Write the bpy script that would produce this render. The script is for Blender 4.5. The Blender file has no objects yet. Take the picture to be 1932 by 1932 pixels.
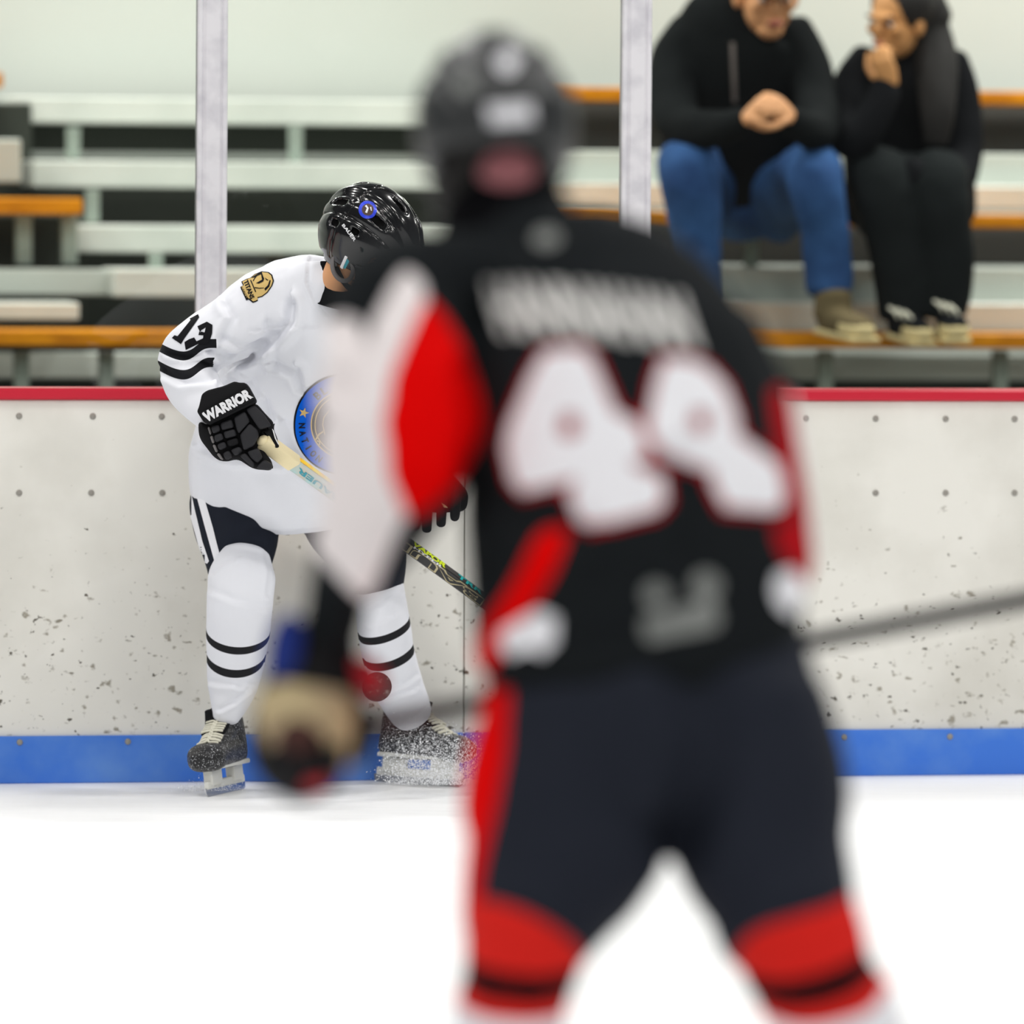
import bpy, bmesh, math, random
import numpy as np
from mathutils import Vector, Matrix, noise, geometry
from mathutils.bvhtree import BVHTree

random.seed(7)
SC = bpy.context.scene
COL = SC.collection
PI = math.pi

# ------------------------------------------------------------------ camera, world, lights, exposure
FPX = 13800.0                      # focal length in pixels of the 1932 px frame
CAM = Vector((0.0, 0.0, 1.63))
PITCH = math.atan(621.0 / FPX)
RM = Matrix.Rotation(PI / 2 - PITCH, 3, 'X') @ Matrix.Rotation(0.00725, 3, 'Z')
cd = bpy.data.cameras.new('camera'); cam = bpy.data.objects.new('camera', cd); COL.objects.link(cam)
cam.location = CAM; cam.rotation_euler = RM.to_euler()
cd.sensor_width = 36.0; cd.lens = 36.0 * FPX / 1932.0
cd.clip_start = 0.1; cd.clip_end = 200
cd.dof.use_dof = True; cd.dof.focus_distance = 18.95; cd.dof.aperture_fstop = 257.1 / 116.0
cd.dof.aperture_blades = 0
SC.camera = cam

w = bpy.data.worlds.new('world'); SC.world = w; w.use_nodes = True
w.node_tree.nodes['Background'].inputs[0].default_value = (0.93, 0.97, 1.0, 1)
w.node_tree.nodes['Background'].inputs[1].default_value = 0.16

def area_lamp(x, y, z, sx, sy, power, col=(1.0, 0.98, 0.95)):
    ld = bpy.data.lights.new('arena_and_fill_lamp', 'AREA'); ld.shape = 'RECTANGLE'; ld.size = sx; ld.size_y = sy
    ld.energy = power; ld.color = col
    o = bpy.data.objects.new('arena_and_fill_lamp', ld); COL.objects.link(o); o.location = (x, y, z)
    return o
for lx in (-9, -3, 3, 9):
    for ly, pw in ((3, 260), (9, 260), (15, 260), (21, 330), (25.2, 300)):  # last row, over the stand, is added fill to brighten stand and wall
        area_lamp(lx, ly, 9.0 if ly < 22 else 5.8, 1.6, 0.7, pw)
vs = SC.view_settings
vs.view_transform = 'Standard'; vs.look = 'None'; vs.gamma = 1.0; vs.use_curve_mapping = False
vs.exposure = -0.52

# ------------------------------------------------------------------ coordinates
CR, CU, CF = RM.col[0].copy(), RM.col[1].copy(), -RM.col[2]     # camera right, up, forward
def P(px, py, d):
    "design helper: the point at depth d behind pixel (px, py) of the photograph"
    return CAM + CF * d + CR * ((px - 966) / FPX * d) - CU * ((py - 966) / FPX * d)
A_CR, A_CU, A_CF, A_CAM = (np.array(v) for v in (CR, CU, CF, CAM))
def project(v):
    q = np.asarray(v) - A_CAM
    d = q @ A_CF
    return 966 + FPX * (q @ A_CR) / d, 966 - FPX * (q @ A_CU) / d, d
BA = math.radians(11.3)            # the boards stand a little askew to the lens
B0 = Vector((0, 19.97, 0))
BU, BN = Vector((math.cos(BA), math.sin(BA), 0)), Vector((-math.sin(BA), math.cos(BA), 0))
def L(u, v, z): return B0 + BU * u + BN * v + Vector((0, 0, z))
def uz(px, py, v):
    "(u, z) of the point seen at a pixel on the plane v metres behind the boards"
    d = P(px, py, 1.0) - CAM
    t = ((B0 + BN * v - CAM).dot(BN)) / d.dot(BN)
    q = CAM + d * t - B0
    return q.dot(BU), q.z

# ------------------------------------------------------------------ materials
def principled(name, col, rough=0.7, spec=0.3, metal=0.0, coat=0.0):
    m = bpy.data.materials.new(name); m.use_nodes = True
    b = m.node_tree.nodes['Principled BSDF']
    b.inputs['Base Color'].default_value = (*col, 1); b.inputs['Roughness'].default_value = rough
    b.inputs['Specular IOR Level'].default_value = spec; b.inputs['Metallic'].default_value = metal
    b.inputs['Coat Weight'].default_value = coat
    return m
def srgb(r, g, b):
    f = lambda c: ((c / 255 + 0.055) / 1.055) ** 2.4 if c > 10 else c / 255 / 12.92
    return (f(r), f(g), f(b))
def nodes(m): return m.node_tree.nodes, m.node_tree.links, m.node_tree.nodes['Principled BSDF']
def add_noise(m, col2, scale, lo, hi, detail=4, stretch=(1, 1, 1), coords='Object', fac=1.0):
    "mix a second colour into the base colour by thresholded noise"
    N, K, b = nodes(m)
    tc = N.new('ShaderNodeTexCoord'); mp = N.new('ShaderNodeMapping'); mp.inputs['Scale'].default_value = stretch
    nz = N.new('ShaderNodeTexNoise'); nz.inputs['Scale'].default_value = scale; nz.inputs['Detail'].default_value = detail
    mr = N.new('ShaderNodeMapRange'); mr.inputs[1].default_value = lo; mr.inputs[2].default_value = hi; mr.inputs[4].default_value = fac
    mx = N.new('ShaderNodeMix'); mx.data_type = 'RGBA'
    K.new(tc.outputs[coords], mp.inputs[0]); K.new(mp.outputs[0], nz.inputs['Vector']); K.new(nz.outputs[0], mr.inputs[0])
    K.new(mr.outputs[0], mx.inputs[0])
    inp = b.inputs['Base Color']
    if inp.is_linked: K.new(inp.links[0].from_socket, mx.inputs[6])
    else: mx.inputs[6].default_value = inp.default_value
    mx.inputs[7].default_value = (*col2, 1)
    K.new(mx.outputs[2], inp)
    return m
def add_bump(m, scale, strength, dist=0.002, kind='noise', stretch=(1, 1, 1)):
    N, K, b = nodes(m)
    tc = N.new('ShaderNodeTexCoord'); mp = N.new('ShaderNodeMapping'); mp.inputs['Scale'].default_value = stretch
    if kind == 'noise': t = N.new('ShaderNodeTexNoise'); t.inputs['Scale'].default_value = scale
    else: t = N.new('ShaderNodeTexVoronoi'); t.inputs['Scale'].default_value = scale
    bp = N.new('ShaderNodeBump'); bp.inputs['Strength'].default_value = strength; bp.inputs['Distance'].default_value = dist
    K.new(tc.outputs['Object'], mp.inputs[0]); K.new(mp.outputs[0], t.inputs['Vector'])
    K.new(t.outputs[0], bp.inputs['Height']); K.new(bp.outputs[0], b.inputs['Normal'])
    return m
def stripe_mat(name, base, stripe, bands, rough=0.8, mask=False):
    "bands of a second colour where the garment attribute 's' lies within [lo, hi]"
    m = principled(name, base, rough, 0.2)
    N, K, b = nodes(m)
    at = N.new('ShaderNodeAttribute'); at.attribute_name = 's'
    acc = None
    def math_(op, a, c):
        n = N.new('ShaderNodeMath'); n.operation = op
        for i, x in enumerate((a, c)):
            if isinstance(x, (int, float)): n.inputs[i].default_value = x
            else: K.new(x, n.inputs[i])
        return n.outputs[0]
    for lo, hi in bands:
        v = math_('MULTIPLY', math_('GREATER_THAN', at.outputs['Fac'], lo), math_('LESS_THAN', at.outputs['Fac'], hi))
        acc = v if acc is None else math_('MAXIMUM', acc, v)
    if mask:
        am = N.new('ShaderNodeAttribute'); am.attribute_name = 'm'
        acc = math_('MULTIPLY', acc, math_('GREATER_THAN', am.outputs['Fac'], 0.5))
    mx = N.new('ShaderNodeMix'); mx.data_type = 'RGBA'
    K.new(acc, mx.inputs[0]); mx.inputs[6].default_value = (*base, 1); mx.inputs[7].default_value = (*stripe, 1)
    K.new(mx.outputs[2], b.inputs['Base Color'])
    return m

WHITE = (0.80, 0.81, 0.86); BLACK = (0.008, 0.0085, 0.011)
M = {}
M['white_cloth'] = add_bump(principled('white_cloth', WHITE, 0.85, 0.15), 900, 0.25, 0.0006, 'voronoi')
M['jersey_white'] = add_bump(stripe_mat('jersey_white', WHITE, BLACK, [(644, 661), (679, 697)], 0.85, mask=True), 900, 0.25, 0.0006, 'voronoi')
M['black_cloth'] = principled('black_cloth', (0.004, 0.004, 0.005), 0.9, 0.06)
M['black_knit'] = principled('black_knit', (0.0085, 0.0105, 0.012), 0.85, 0.09)
M['pants_black'] = principled('pants_black', (0.0135, 0.0165, 0.026), 0.8, 0.14)
M['red_cloth'] = principled('red_cloth', (0.72, 0.0, 0.0), 0.8, 0.05)
M['sock_red'] = principled('sock_red', (0.66, 0.018, 0.013), 0.8, 0.08)
M['num_red'] = principled('num_red', (0.38, 0.002, 0.006), 0.8, 0.05)
M['print_white'] = principled('print_white', (0.86, 0.86, 0.9), 0.7, 0.2)
M['print_grey'] = principled('print_grey', (0.22, 0.23, 0.22), 0.7, 0.2)
M['name_white'] = principled('name_white', (0.66, 0.65, 0.63), 0.7, 0.2)
M['sleeve_white'] = principled('sleeve_white', (0.82, 0.76, 0.76), 0.8, 0.2)
M['shell'] = principled('helmet_shell', (0.005, 0.005, 0.006), 0.16, 0.5, coat=0.3)
M['shell_matte'] = principled('helmet_shell_worn', (0.030, 0.032, 0.033), 0.32, 0.5)
M['vent'] = principled('vent_black', (0.002, 0.002, 0.002), 0.9, 0.1)
M['skin'] = add_bump(principled('skin', srgb(224, 164, 116), 0.55, 0.35), 200, 0.1)
M['skin_pink'] = principled('skin_pink', srgb(190, 120, 125), 0.55, 0.3)
M['skin_warm'] = principled('skin_warm', srgb(214, 155, 98), 0.55, 0.35)
M['hair'] = add_bump(principled('dark_hair', (0.016, 0.014, 0.013), 0.6, 0.3), 260, 0.6, 0.004, stretch=(1, 1, .1))
M['glove_black'] = add_bump(principled('glove_black', (0.007, 0.007, 0.008), 0.7, 0.15), 500, 0.3, 0.0008)
M['glove_panel'] = add_bump(principled('glove_panel', (0.018, 0.018, 0.021), 0.6, 0.25), 700, 0.5, 0.0008)
M['glove_grey'] = principled('glove_grey', (0.17, 0.16, 0.16), 0.7, 0.3)
M['tan'] = add_noise(principled('tan_leather', srgb(196, 178, 138), 0.8, 0.2), srgb(140, 118, 100), 14, .45, .75)
M['glove_blue'] = principled('glove_blue', (0.006, 0.025, 0.20), 0.6, 0.3)
M['glove_red'] = principled('glove_red', (0.45, 0.01, 0.02), 0.6, 0.3)
M['brown'] = principled('brown_leather', (0.07, 0.03, 0.025), 0.8, 0.2)
M['stick_black'] = principled('stick_black', (0.010, 0.009, 0.009), 0.35, 0.5)
M['stick_tape'] = add_bump(principled('stick_tape', srgb(232, 218, 178), 0.85, 0.15), 300, 0.4, 0.001)
M['stick_sticker'] = add_noise(principled('sticker_silver', srgb(196, 190, 176), 0.3, 0.5), srgb(170, 205, 205), 30, .45, .7)
M['holo'] = add_noise(principled('sticker_yellow', srgb(255, 226, 40), 0.3, 0.5), srgb(255, 190, 20), 40, .4, .6)
M['teal'] = principled('teal_print', srgb(60, 150, 165), 0.5, 0.3)
M['teal_bright'] = principled('teal_bright', srgb(0, 190, 190), 0.5, 0.3)
M['lime'] = principled('lime_print', srgb(215, 235, 10), 0.5, 0.3)
M['outline_tan'] = principled('outline_tan', srgb(190, 178, 140), 0.5, 0.3)
M['outline_grey'] = principled('outline_grey', srgb(130, 126, 110), 0.5, 0.3)
M['crest_blue'] = add_bump(principled('crest_blue', srgb(8, 92, 206), 0.85, 0.05), 900, 0.4, 0.0006)
M['gold'] = add_bump(principled('gold_thread', srgb(205, 175, 110), 0.7, 0.2), 900, 0.4, 0.0006)
M['crest_grey'] = principled('crest_grey', srgb(86, 70, 66), 0.8, 0.2)
M['print_black'] = principled('print_black', (0.006, 0.006, 0.008), 0.8, 0.15)
M['sticker_blue'] = principled('sticker_blue', srgb(34, 62, 215), 0.35, 0.5)
M['sticker_white'] = principled('sticker_white', srgb(225, 225, 228), 0.35, 0.5)
M['boot'] = add_noise(principled('skate_boot', (0.012, 0.012, 0.014), 0.45, 0.4), (0.55, 0.56, 0.58), 260, 0.60, 0.66, 2)
M['boot_snow'] = add_noise(principled('skate_boot_snowy', (0.014, 0.014, 0.016), 0.5, 0.4), (0.75, 0.76, 0.78), 230, 0.56, 0.64, 2)
M['lace'] = add_bump(principled('lace_white', srgb(225, 222, 205), 0.85, 0.15), 700, 0.4, 0.001)
M['plastic_white'] = principled('plastic_white', srgb(225, 225, 218), 0.4, 0.4)
M['steel'] = principled('steel', (0.6, 0.61, 0.63), 0.22, 0.5, 1.0)
M['puck'] = add_noise(add_bump(principled('puck_rubber', (0.028, 0.026, 0.026), 0.6, 0.35), 120, 0.3, 0.002), (0.16, 0.16, 0.15), 70, .55, .75)
M['ice'] = add_noise(principled('ice', (0.93, 0.94, 0.95), 0.45, 0.25), (0.86, 0.87, 0.88), 3.2, .45, .8, 6, (1, 14, 1))
M['snow'] = principled('snow', (0.9, 0.91, 0.93), 0.8, 0.2)
mb = principled('board_white', srgb(236, 234, 226), 0.42, 0.4)
add_noise(mb, srgb(206, 203, 193), 2.2, 0.45, 0.8, 5)
def worn_low(m, col, scale, thr_low, thr_high, soft, stretch):
    "scuffs that thin out with height above the ice (pucks and blades hit low)"
    N, K, b = nodes(m)
    tc = N.new('ShaderNodeTexCoord'); mp = N.new('ShaderNodeMapping'); mp.inputs['Scale'].default_value = stretch
    nz = N.new('ShaderNodeTexNoise'); nz.inputs['Scale'].default_value = scale; nz.inputs['Detail'].default_value = 3
    sx = N.new('ShaderNodeSeparateXYZ'); hz = N.new('ShaderNodeMapRange')
    hz.inputs[1].default_value = .42; hz.inputs[2].default_value = 1.0; hz.inputs[3].default_value = thr_low; hz.inputs[4].default_value = thr_high
    sb = N.new('ShaderNodeMath'); sb.operation = 'SUBTRACT'; ml = N.new('ShaderNodeMath'); ml.operation = 'MULTIPLY'; ml.use_clamp = True; ml.inputs[1].default_value = 1 / soft
    mx = N.new('ShaderNodeMix'); mx.data_type = 'RGBA'; mx.inputs[7].default_value = (*col, 1)
    K.new(tc.outputs['Object'], mp.inputs[0]); K.new(mp.outputs[0], nz.inputs['Vector']); K.new(tc.outputs['Object'], sx.inputs[0])
    K.new(sx.outputs['Z'], hz.inputs[0]); K.new(nz.outputs[0], sb.inputs[0]); K.new(hz.outputs[0], sb.inputs[1]); K.new(sb.outputs[0], ml.inputs[0])
    K.new(ml.outputs[0], mx.inputs[0]); K.new(b.inputs['Base Color'].links[0].from_socket, mx.inputs[6]); K.new(mx.outputs[2], b.inputs['Base Color'])
worn_low(mb, srgb(158, 152, 138), 30, .63, .76, .09, (1, 1, 1.3))
worn_low(mb, srgb(92, 86, 74), 44, .665, .80, .05, (1, 1, 1.2))
worn_low(mb, srgb(140, 134, 120), 17, .68, .78, .06, (1, 1, 2.2))
M['board'] = mb
M['kick'] = add_noise(principled('kick_blue', srgb(64, 122, 220), 0.4, 0.3), srgb(98, 146, 222), 6, 0.4, 0.75)
M['cap_red'] = principled('cap_red', srgb(200, 24, 50), 0.4, 0.4)
M['bolt'] = principled('bolt_grey', srgb(150, 146, 138), 0.4, 0.5)
M['seam'] = principled('seam_dark', (0.02, 0.02, 0.02), 0.9, 0.1)
M['post'] = add_noise(principled('post_aluminium', srgb(228, 226, 230), 0.42, 0.5, 0.0), srgb(206, 204, 210), 16, .4, .7)
M['wall'] = add_noise(principled('wall_paint', srgb(215, 219, 212), 0.8, 0.2), srgb(207, 213, 205), 0.9, .4, .7)
M['orange'] = add_noise(principled('varnished_plank', srgb(226, 146, 18), 0.45, 0.2), srgb(186, 112, 12), 4, .4, .7, 5, (1, 8, 8))
M['alu'] = add_noise(principled('alu_plank', srgb(224, 228, 220), 0.4, 0.4), srgb(206, 212, 204), 3, .4, .7)
M['riser'] = principled('riser_grey', srgb(196, 202, 194), 0.6, 0.3)
M['under'] = principled('under_dark', srgb(66, 70, 64), 0.9, 0.1)  # dark fill for the shade in the stand's gaps, and the board framing
M['strut'] = principled('strut_grey', srgb(150, 162, 152), 0.6, 0.3)
M['concrete'] = principled('concrete', (0.16, 0.16, 0.15), 0.9, 0.1)
M['jean'] = add_noise(principled('denim', srgb(52, 88, 138), 0.85, 0.15), srgb(36, 64, 108), 7, .4, .7, 4)
M['jacket'] = principled('black_jacket', (0.007, 0.0085, 0.009), 0.85, 0.08)
M['coat'] = principled('black_coat', (0.007, 0.0075, 0.009), 0.85, 0.08)
M['trousers'] = principled('charcoal_trousers', (0.010, 0.0125, 0.013), 0.85, 0.08)
M['olive'] = principled('olive_suede', srgb(104, 92, 66), 0.85, 0.15)
M['cream'] = principled('cream_rubber', srgb(218, 200, 150), 0.7, 0.2)
M['cord'] = principled('cord_grey', srgb(120, 112, 108), 0.8, 0.2)
M['eye_white'] = principled('eye_white', (0.7, 0.7, 0.68), 0.3, 0.5)
M['eye_dark'] = principled('eye_dark', (0.02, 0.012, 0.01), 0.3, 0.5)
M['lips'] = principled('lips', srgb(178, 96, 88), 0.5, 0.3)
M['cage'] = principled('cage_wire', (0.03, 0.03, 0.032), 0.35, 0.5)

def glass_material():
    m = bpy.data.materials.new('rink_glass'); m.use_nodes = True
    N, K = m.node_tree.nodes, m.node_tree.links
    N.remove(N['Principled BSDF'])
    t = N.new('ShaderNodeBsdfTransparent'); t.inputs[0].default_value = (0.965, 0.985, 0.97, 1)
    g = N.new('ShaderNodeBsdfGlossy'); g.inputs['Roughness'].default_value = 0.03
    f = N.new('ShaderNodeFresnel'); f.inputs[0].default_value = 1.3
    x = N.new('ShaderNodeMixShader')
    K.new(f.outputs[0], x.inputs[0]); K.new(t.outputs[0], x.inputs[1]); K.new(g.outputs[0], x.inputs[2])
    K.new(x.outputs[0], N['Material Output'].inputs[0])
    return m
M['glass'] = glass_material()

# ------------------------------------------------------------------ objects
def meta(o, label=None, cat=None, group=None, kind=None):
    if label: o['label'] = label
    if cat: o['category'] = cat
    if group: o['group'] = group
    if kind: o['kind'] = kind
    return o
def empty(name, loc, label, cat, group=None):
    o = bpy.data.objects.new(name, None); COL.objects.link(o); o.location = loc; o.empty_display_size = 0.1
    return meta(o, label, cat, group)
def world_of(o):
    m = Matrix.LocRotScale(o.location, o.rotation_euler, o.scale)
    if o.parent: m = world_of(o.parent) @ o.matrix_parent_inverse @ m
    return m
def adopt(o, parent):
    o.parent = parent; o.matrix_parent_inverse = world_of(parent).inverted()
    return o
def link(name, mesh, mat, parent=None):
    o = bpy.data.objects.new(name, mesh); COL.objects.link(o)
    if mat is not None and not mesh.materials: mesh.materials.append(mat)
    if parent: adopt(o, parent)
    return o
def mesh_of(name, V, F, smooth=True, attrs=None):
    me = bpy.data.meshes.new(name)
    me.from_pydata([tuple(v) for v in V], [], [tuple(f) for f in F])
    if smooth: me.polygons.foreach_set('use_smooth', [True] * len(me.polygons))
    for k, a in (attrs or {}).items():
        at = me.attributes.new(k, 'FLOAT', 'POINT'); at.data.foreach_set('value', np.asarray(a, dtype=np.float32))
    me.update()
    return me
def mk(name, VF, mat, parent=None, smooth=True, attrs=None, label=None):
    o = link(name, mesh_of(name, VF[0], VF[1], smooth, attrs), mat, parent)
    if label: o['label'] = label
    return o
def join(parts):
    V, F, n = [], [], 0
    for v, f in parts:
        V.extend(v); F.extend([tuple(i + n for i in q) for q in f]); n += len(v)
    return V, F
def bevel_box(me_size, bev=0.01, seg=2):
    bm = bmesh.new(); bmesh.ops.create_cube(bm, size=1)
    for v in bm.verts: v.co = Vector((v.co.x * me_size[0], v.co.y * me_size[1], v.co.z * me_size[2]))
    if bev: bmesh.ops.bevel(bm, geom=bm.edges[:], offset=bev, segments=seg, affect='EDGES', profile=0.5)
    V = [v.co.copy() for v in bm.verts]; bm.verts.index_update()
    F = [[v.index for v in f.verts] for f in bm.faces]; bm.free()
    return V, F
def xform(VF, mat):
    return [mat @ Vector(v) for v in VF[0]], VF[1]
def lbox(u0, u1, v0, v1, z0, z1, bev=0.004):
    "bevelled box in the frame of the boards"
    VF = bevel_box((u1 - u0, v1 - v0, z1 - z0), bev, 1)
    c = Vector(((u0 + u1) / 2, (v0 + v1) / 2, (z0 + z1) / 2))
    return [L(*(Vector(v) + c)) for v in VF[0]], VF[1]
def slab(poly, d, thick, bev=0.004, seg=2, dome=0.0):
    "a bevelled solid with the given outline (photo pixels), facing the camera at depth d"
    bm = bmesh.new()
    fr = [bm.verts.new(P(x, y, d - thick / 2)) for x, y in poly]
    f = bm.faces.new(fr)
    r = bmesh.ops.extrude_face_region(bm, geom=[f])
    for v in r['geom']:
        if isinstance(v, bmesh.types.BMVert): v.co += CF * thick
    bmesh.ops.recalc_face_normals(bm, faces=bm.faces[:])
    if bev: bmesh.ops.bevel(bm, geom=bm.edges[:], offset=bev, segments=seg, affect='EDGES', profile=0.5)
    bm.verts.index_update()
    V = [v.co.copy() for v in bm.verts]; F = [[v.index for v in g.verts] for g in bm.faces]; bm.free()
    return V, F
def ellipsoid(c, ax, ay, az, nu=20, nv=12):
    V, F = [], []
    c = Vector(c)
    for j in range(nv + 1):
        ph = -PI / 2 + PI * j / nv
        for i in range(nu):
            th = 2 * PI * i / nu
            V.append(c + ax * (math.cos(ph) * math.cos(th)) + ay * (math.cos(ph) * math.sin(th)) + az * math.sin(ph))
    for j in range(nv):
        for i in range(nu):
            F.append((j * nu + i, j * nu + (i + 1) % nu, (j + 1) * nu + (i + 1) % nu, (j + 1) * nu + i))
    return V, F
def catmull(rows, sub):
    A = np.array(rows, float); n = len(A); out = []
    for i in range(n - 1):
        p0, p1, p2, p3 = A[max(i - 1, 0)], A[i], A[i + 1], A[min(i + 2, n - 1)]
        for k in range(sub):
            t = k / sub
            out.append(0.5 * (2 * p1 + (p2 - p0) * t + (2 * p0 - 5 * p1 + 4 * p2 - p3) * t * t + (3 * p1 - p0 - 3 * p2 + p3) * t ** 3))
    out.append(A[-1])
    return np.array(out)
def loft3(rows, seg=24, sub=5, V0=None, e=2.0, rnd=True, fit=True):
    "closed tube: rows of (x, y, z, half width, half depth); the width axis is square to the limb and to V0"
    V0 = A_CF if V0 is None else np.array(V0, float)
    R = catmull(rows, sub) if fit else np.array(rows, float)
    n = len(R); C = R[:, :3]
    T = np.gradient(C, axis=0); T /= np.maximum(np.linalg.norm(T, axis=1, keepdims=True), 1e-9)
    W = np.cross(T, V0); ln = np.linalg.norm(W, axis=1, keepdims=True)
    alt = np.cross(T, np.array([0, 0, 1.0])); W = np.where(ln > 0.12, W / np.maximum(ln, 1e-9), alt / np.maximum(np.linalg.norm(alt, axis=1, keepdims=True), 1e-9))
    for i in range(1, n):
        if W[i] @ W[i - 1] < 0: W[i] = -W[i]
    D = np.cross(W, T)
    th = np.arange(seg) / seg * 2 * PI
    cs, sn = np.cos(th), np.sin(th)
    cs = np.sign(cs) * np.abs(cs) ** (2 / e); sn = np.sign(sn) * np.abs(sn) ** (2 / e)
    rings = []
    def ring(c, W_, D_, a, b): rings.append(c + np.outer(cs, W_) * a + np.outer(sn, D_) * b)
    capn = (0.35, 0.7, 0.92)
    if rnd:
        r = min(R[0, 3], R[0, 4])
        for k in capn: ring(C[0] - T[0] * r * 0.6 * math.sqrt(1 - k * k), W[0], D[0], R[0, 3] * k, R[0, 4] * k)
    for i in range(n): ring(C[i], W[i], D[i], R[i, 3], R[i, 4])
    if rnd:
        r = min(R[-1, 3], R[-1, 4])
        for k in capn[::-1]: ring(C[-1] + T[-1] * r * 0.6 * math.sqrt(1 - k * k), W[-1], D[-1], R[-1, 3] * k, R[-1, 4] * k)
    Vv = np.concatenate(rings); m = len(rings); F = []
    for j in range(m - 1):
        for i in range(seg):
            F.append((j * seg + i, j * seg + (i + 1) % seg, (j + 1) * seg + (i + 1) % seg, (j + 1) * seg + i))
    V = [Vector(v) for v in Vv]
    V.append(Vector(rings[0].mean(0))); V.append(Vector(rings[-1].mean(0)))
    for i in range(seg):
        F.append((len(V) - 2, (i + 1) % seg, i)); F.append((len(V) - 1, (m - 1) * seg + i, (m - 1) * seg + (i + 1) % seg))
    return V, F
def pxrows(base, st, k=1.0):
    "stations (photo px, py, depth offset, half width in px, half depth in m) -> 3-D rows"
    out = []
    for s in st:
        d = base + s[2]; p = P(s[0], s[1], d)
        out.append((p.x, p.y, p.z, s[3] * d / FPX * k, s[4] * k))
    return out
def limb(base, st, k=1.0, **kw): return loft3(pxrows(base, st, k), **kw)
def tube(pts, r, seg=10, sub=4, flat=1.0, V0=None):
    return loft3([(p[0], p[1], p[2], r, r * flat) for p in pts], seg=seg, sub=sub, V0=V0)
def fuse(parts, voxel=0.007, smooth=4):
    "one continuous surface from overlapping closed shapes"
    V, F = join(parts)
    me = mesh_of('tmp', V, F, False); o = bpy.data.objects.new('tmp', me); COL.objects.link(o)
    m = o.modifiers.new('r', 'REMESH'); m.mode = 'VOXEL'; m.voxel_size = voxel; m.use_smooth_shade = True
    if smooth:
        s = o.modifiers.new('s', 'SMOOTH'); s.factor = 0.5; s.iterations = smooth
    dg = bpy.context.evaluated_depsgraph_get(); dg.update()
    ev = o.evaluated_get(dg).to_mesh()
    n = len(ev.vertices); co = np.empty(n * 3, np.float32); ev.vertices.foreach_get('co', co)
    nn = np.empty(n * 3, np.float32); ev.vertices.foreach_get('normal', nn)
    Fs = [tuple(p.vertices) for p in ev.polygons]
    o.evaluated_get(dg).to_mesh_clear()
    bpy.data.objects.remove(o); bpy.data.meshes.remove(me)
    return co.reshape(-1, 3).astype(float), Fs, nn.reshape(-1, 3).astype(float)
def seg_dist(x, y, pl):
    best = np.full(len(x), 1e9); side = np.zeros(len(x))
    for (ax, ay), (bx, by) in zip(pl[:-1], pl[1:]):
        dx, dy = bx - ax, by - ay; l2 = dx * dx + dy * dy + 1e-9
        t = np.clip(((x - ax) * dx + (y - ay) * dy) / l2, 0, 1)
        ex, ey = x - ax - t * dx, y - ay - t * dy
        d = np.hypot(ex, ey); m = d < best
        best = np.where(m, d, best); side = np.where(m, np.sign(dx * ey - dy * ex), side)
    return best, side
def folds(V, N, lines):
    "press cloth folds (photo-pixel polylines, width px, depth m) into the camera-facing side of a garment"
    x, y, d = project(V)
    face = np.clip(-(N @ A_CF) * 2.5, 0, 1)
    for pl, wd, amp in lines:
        dist, side = seg_dist(x, y, pl)
        q = dist * side / wd
        h = -np.exp(-q * q) + 0.75 * np.exp(-(q - 1.5) ** 2)
        V = V + N * (amp * h * face)[:, None]
    return V
def wrinkle(V, N, amp, sc, stretch=(1, 1, 1), seed=0.0):
    st = np.array(stretch) * sc
    h = np.array([noise.noise(Vector(p * st) + Vector((seed, seed * 2, 0))) + 0.5 * noise.noise(Vector(p * st * 2.1)) for p in V])
    return V + N * (h * amp)[:, None]
def inpoly(x, y, poly):
    c = np.zeros(len(x), bool); n = len(poly)
    for i in range(n):
        (ax, ay), (bx, by) = poly[i], poly[(i + 1) % n]
        if ay == by: continue
        c ^= ((ay > y) != (by > y)) & (x < (bx - ax) * (y - ay) / (by - ay) + ax)
    return c
def submesh(V, F, ids):
    used = {}; VV = []; FF = []
    for i in ids:
        q = []
        for k in F[i]:
            if k not in used: used[k] = len(VV); VV.append(V[k])
            q.append(used[k])
        FF.append(tuple(q))
    return VV, FF
def components(F):
    par = {}
    def find(a):
        while par.setdefault(a, a) != a: par[a] = par[par[a]]; a = par[a]
        return a
    for f in F:
        r = find(f[0])
        for k in f[1:]: par[find(k)] = r
    out = {}
    for i, f in enumerate(F): out.setdefault(find(f[0]), []).append(i)
    return list(out.values())
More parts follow.
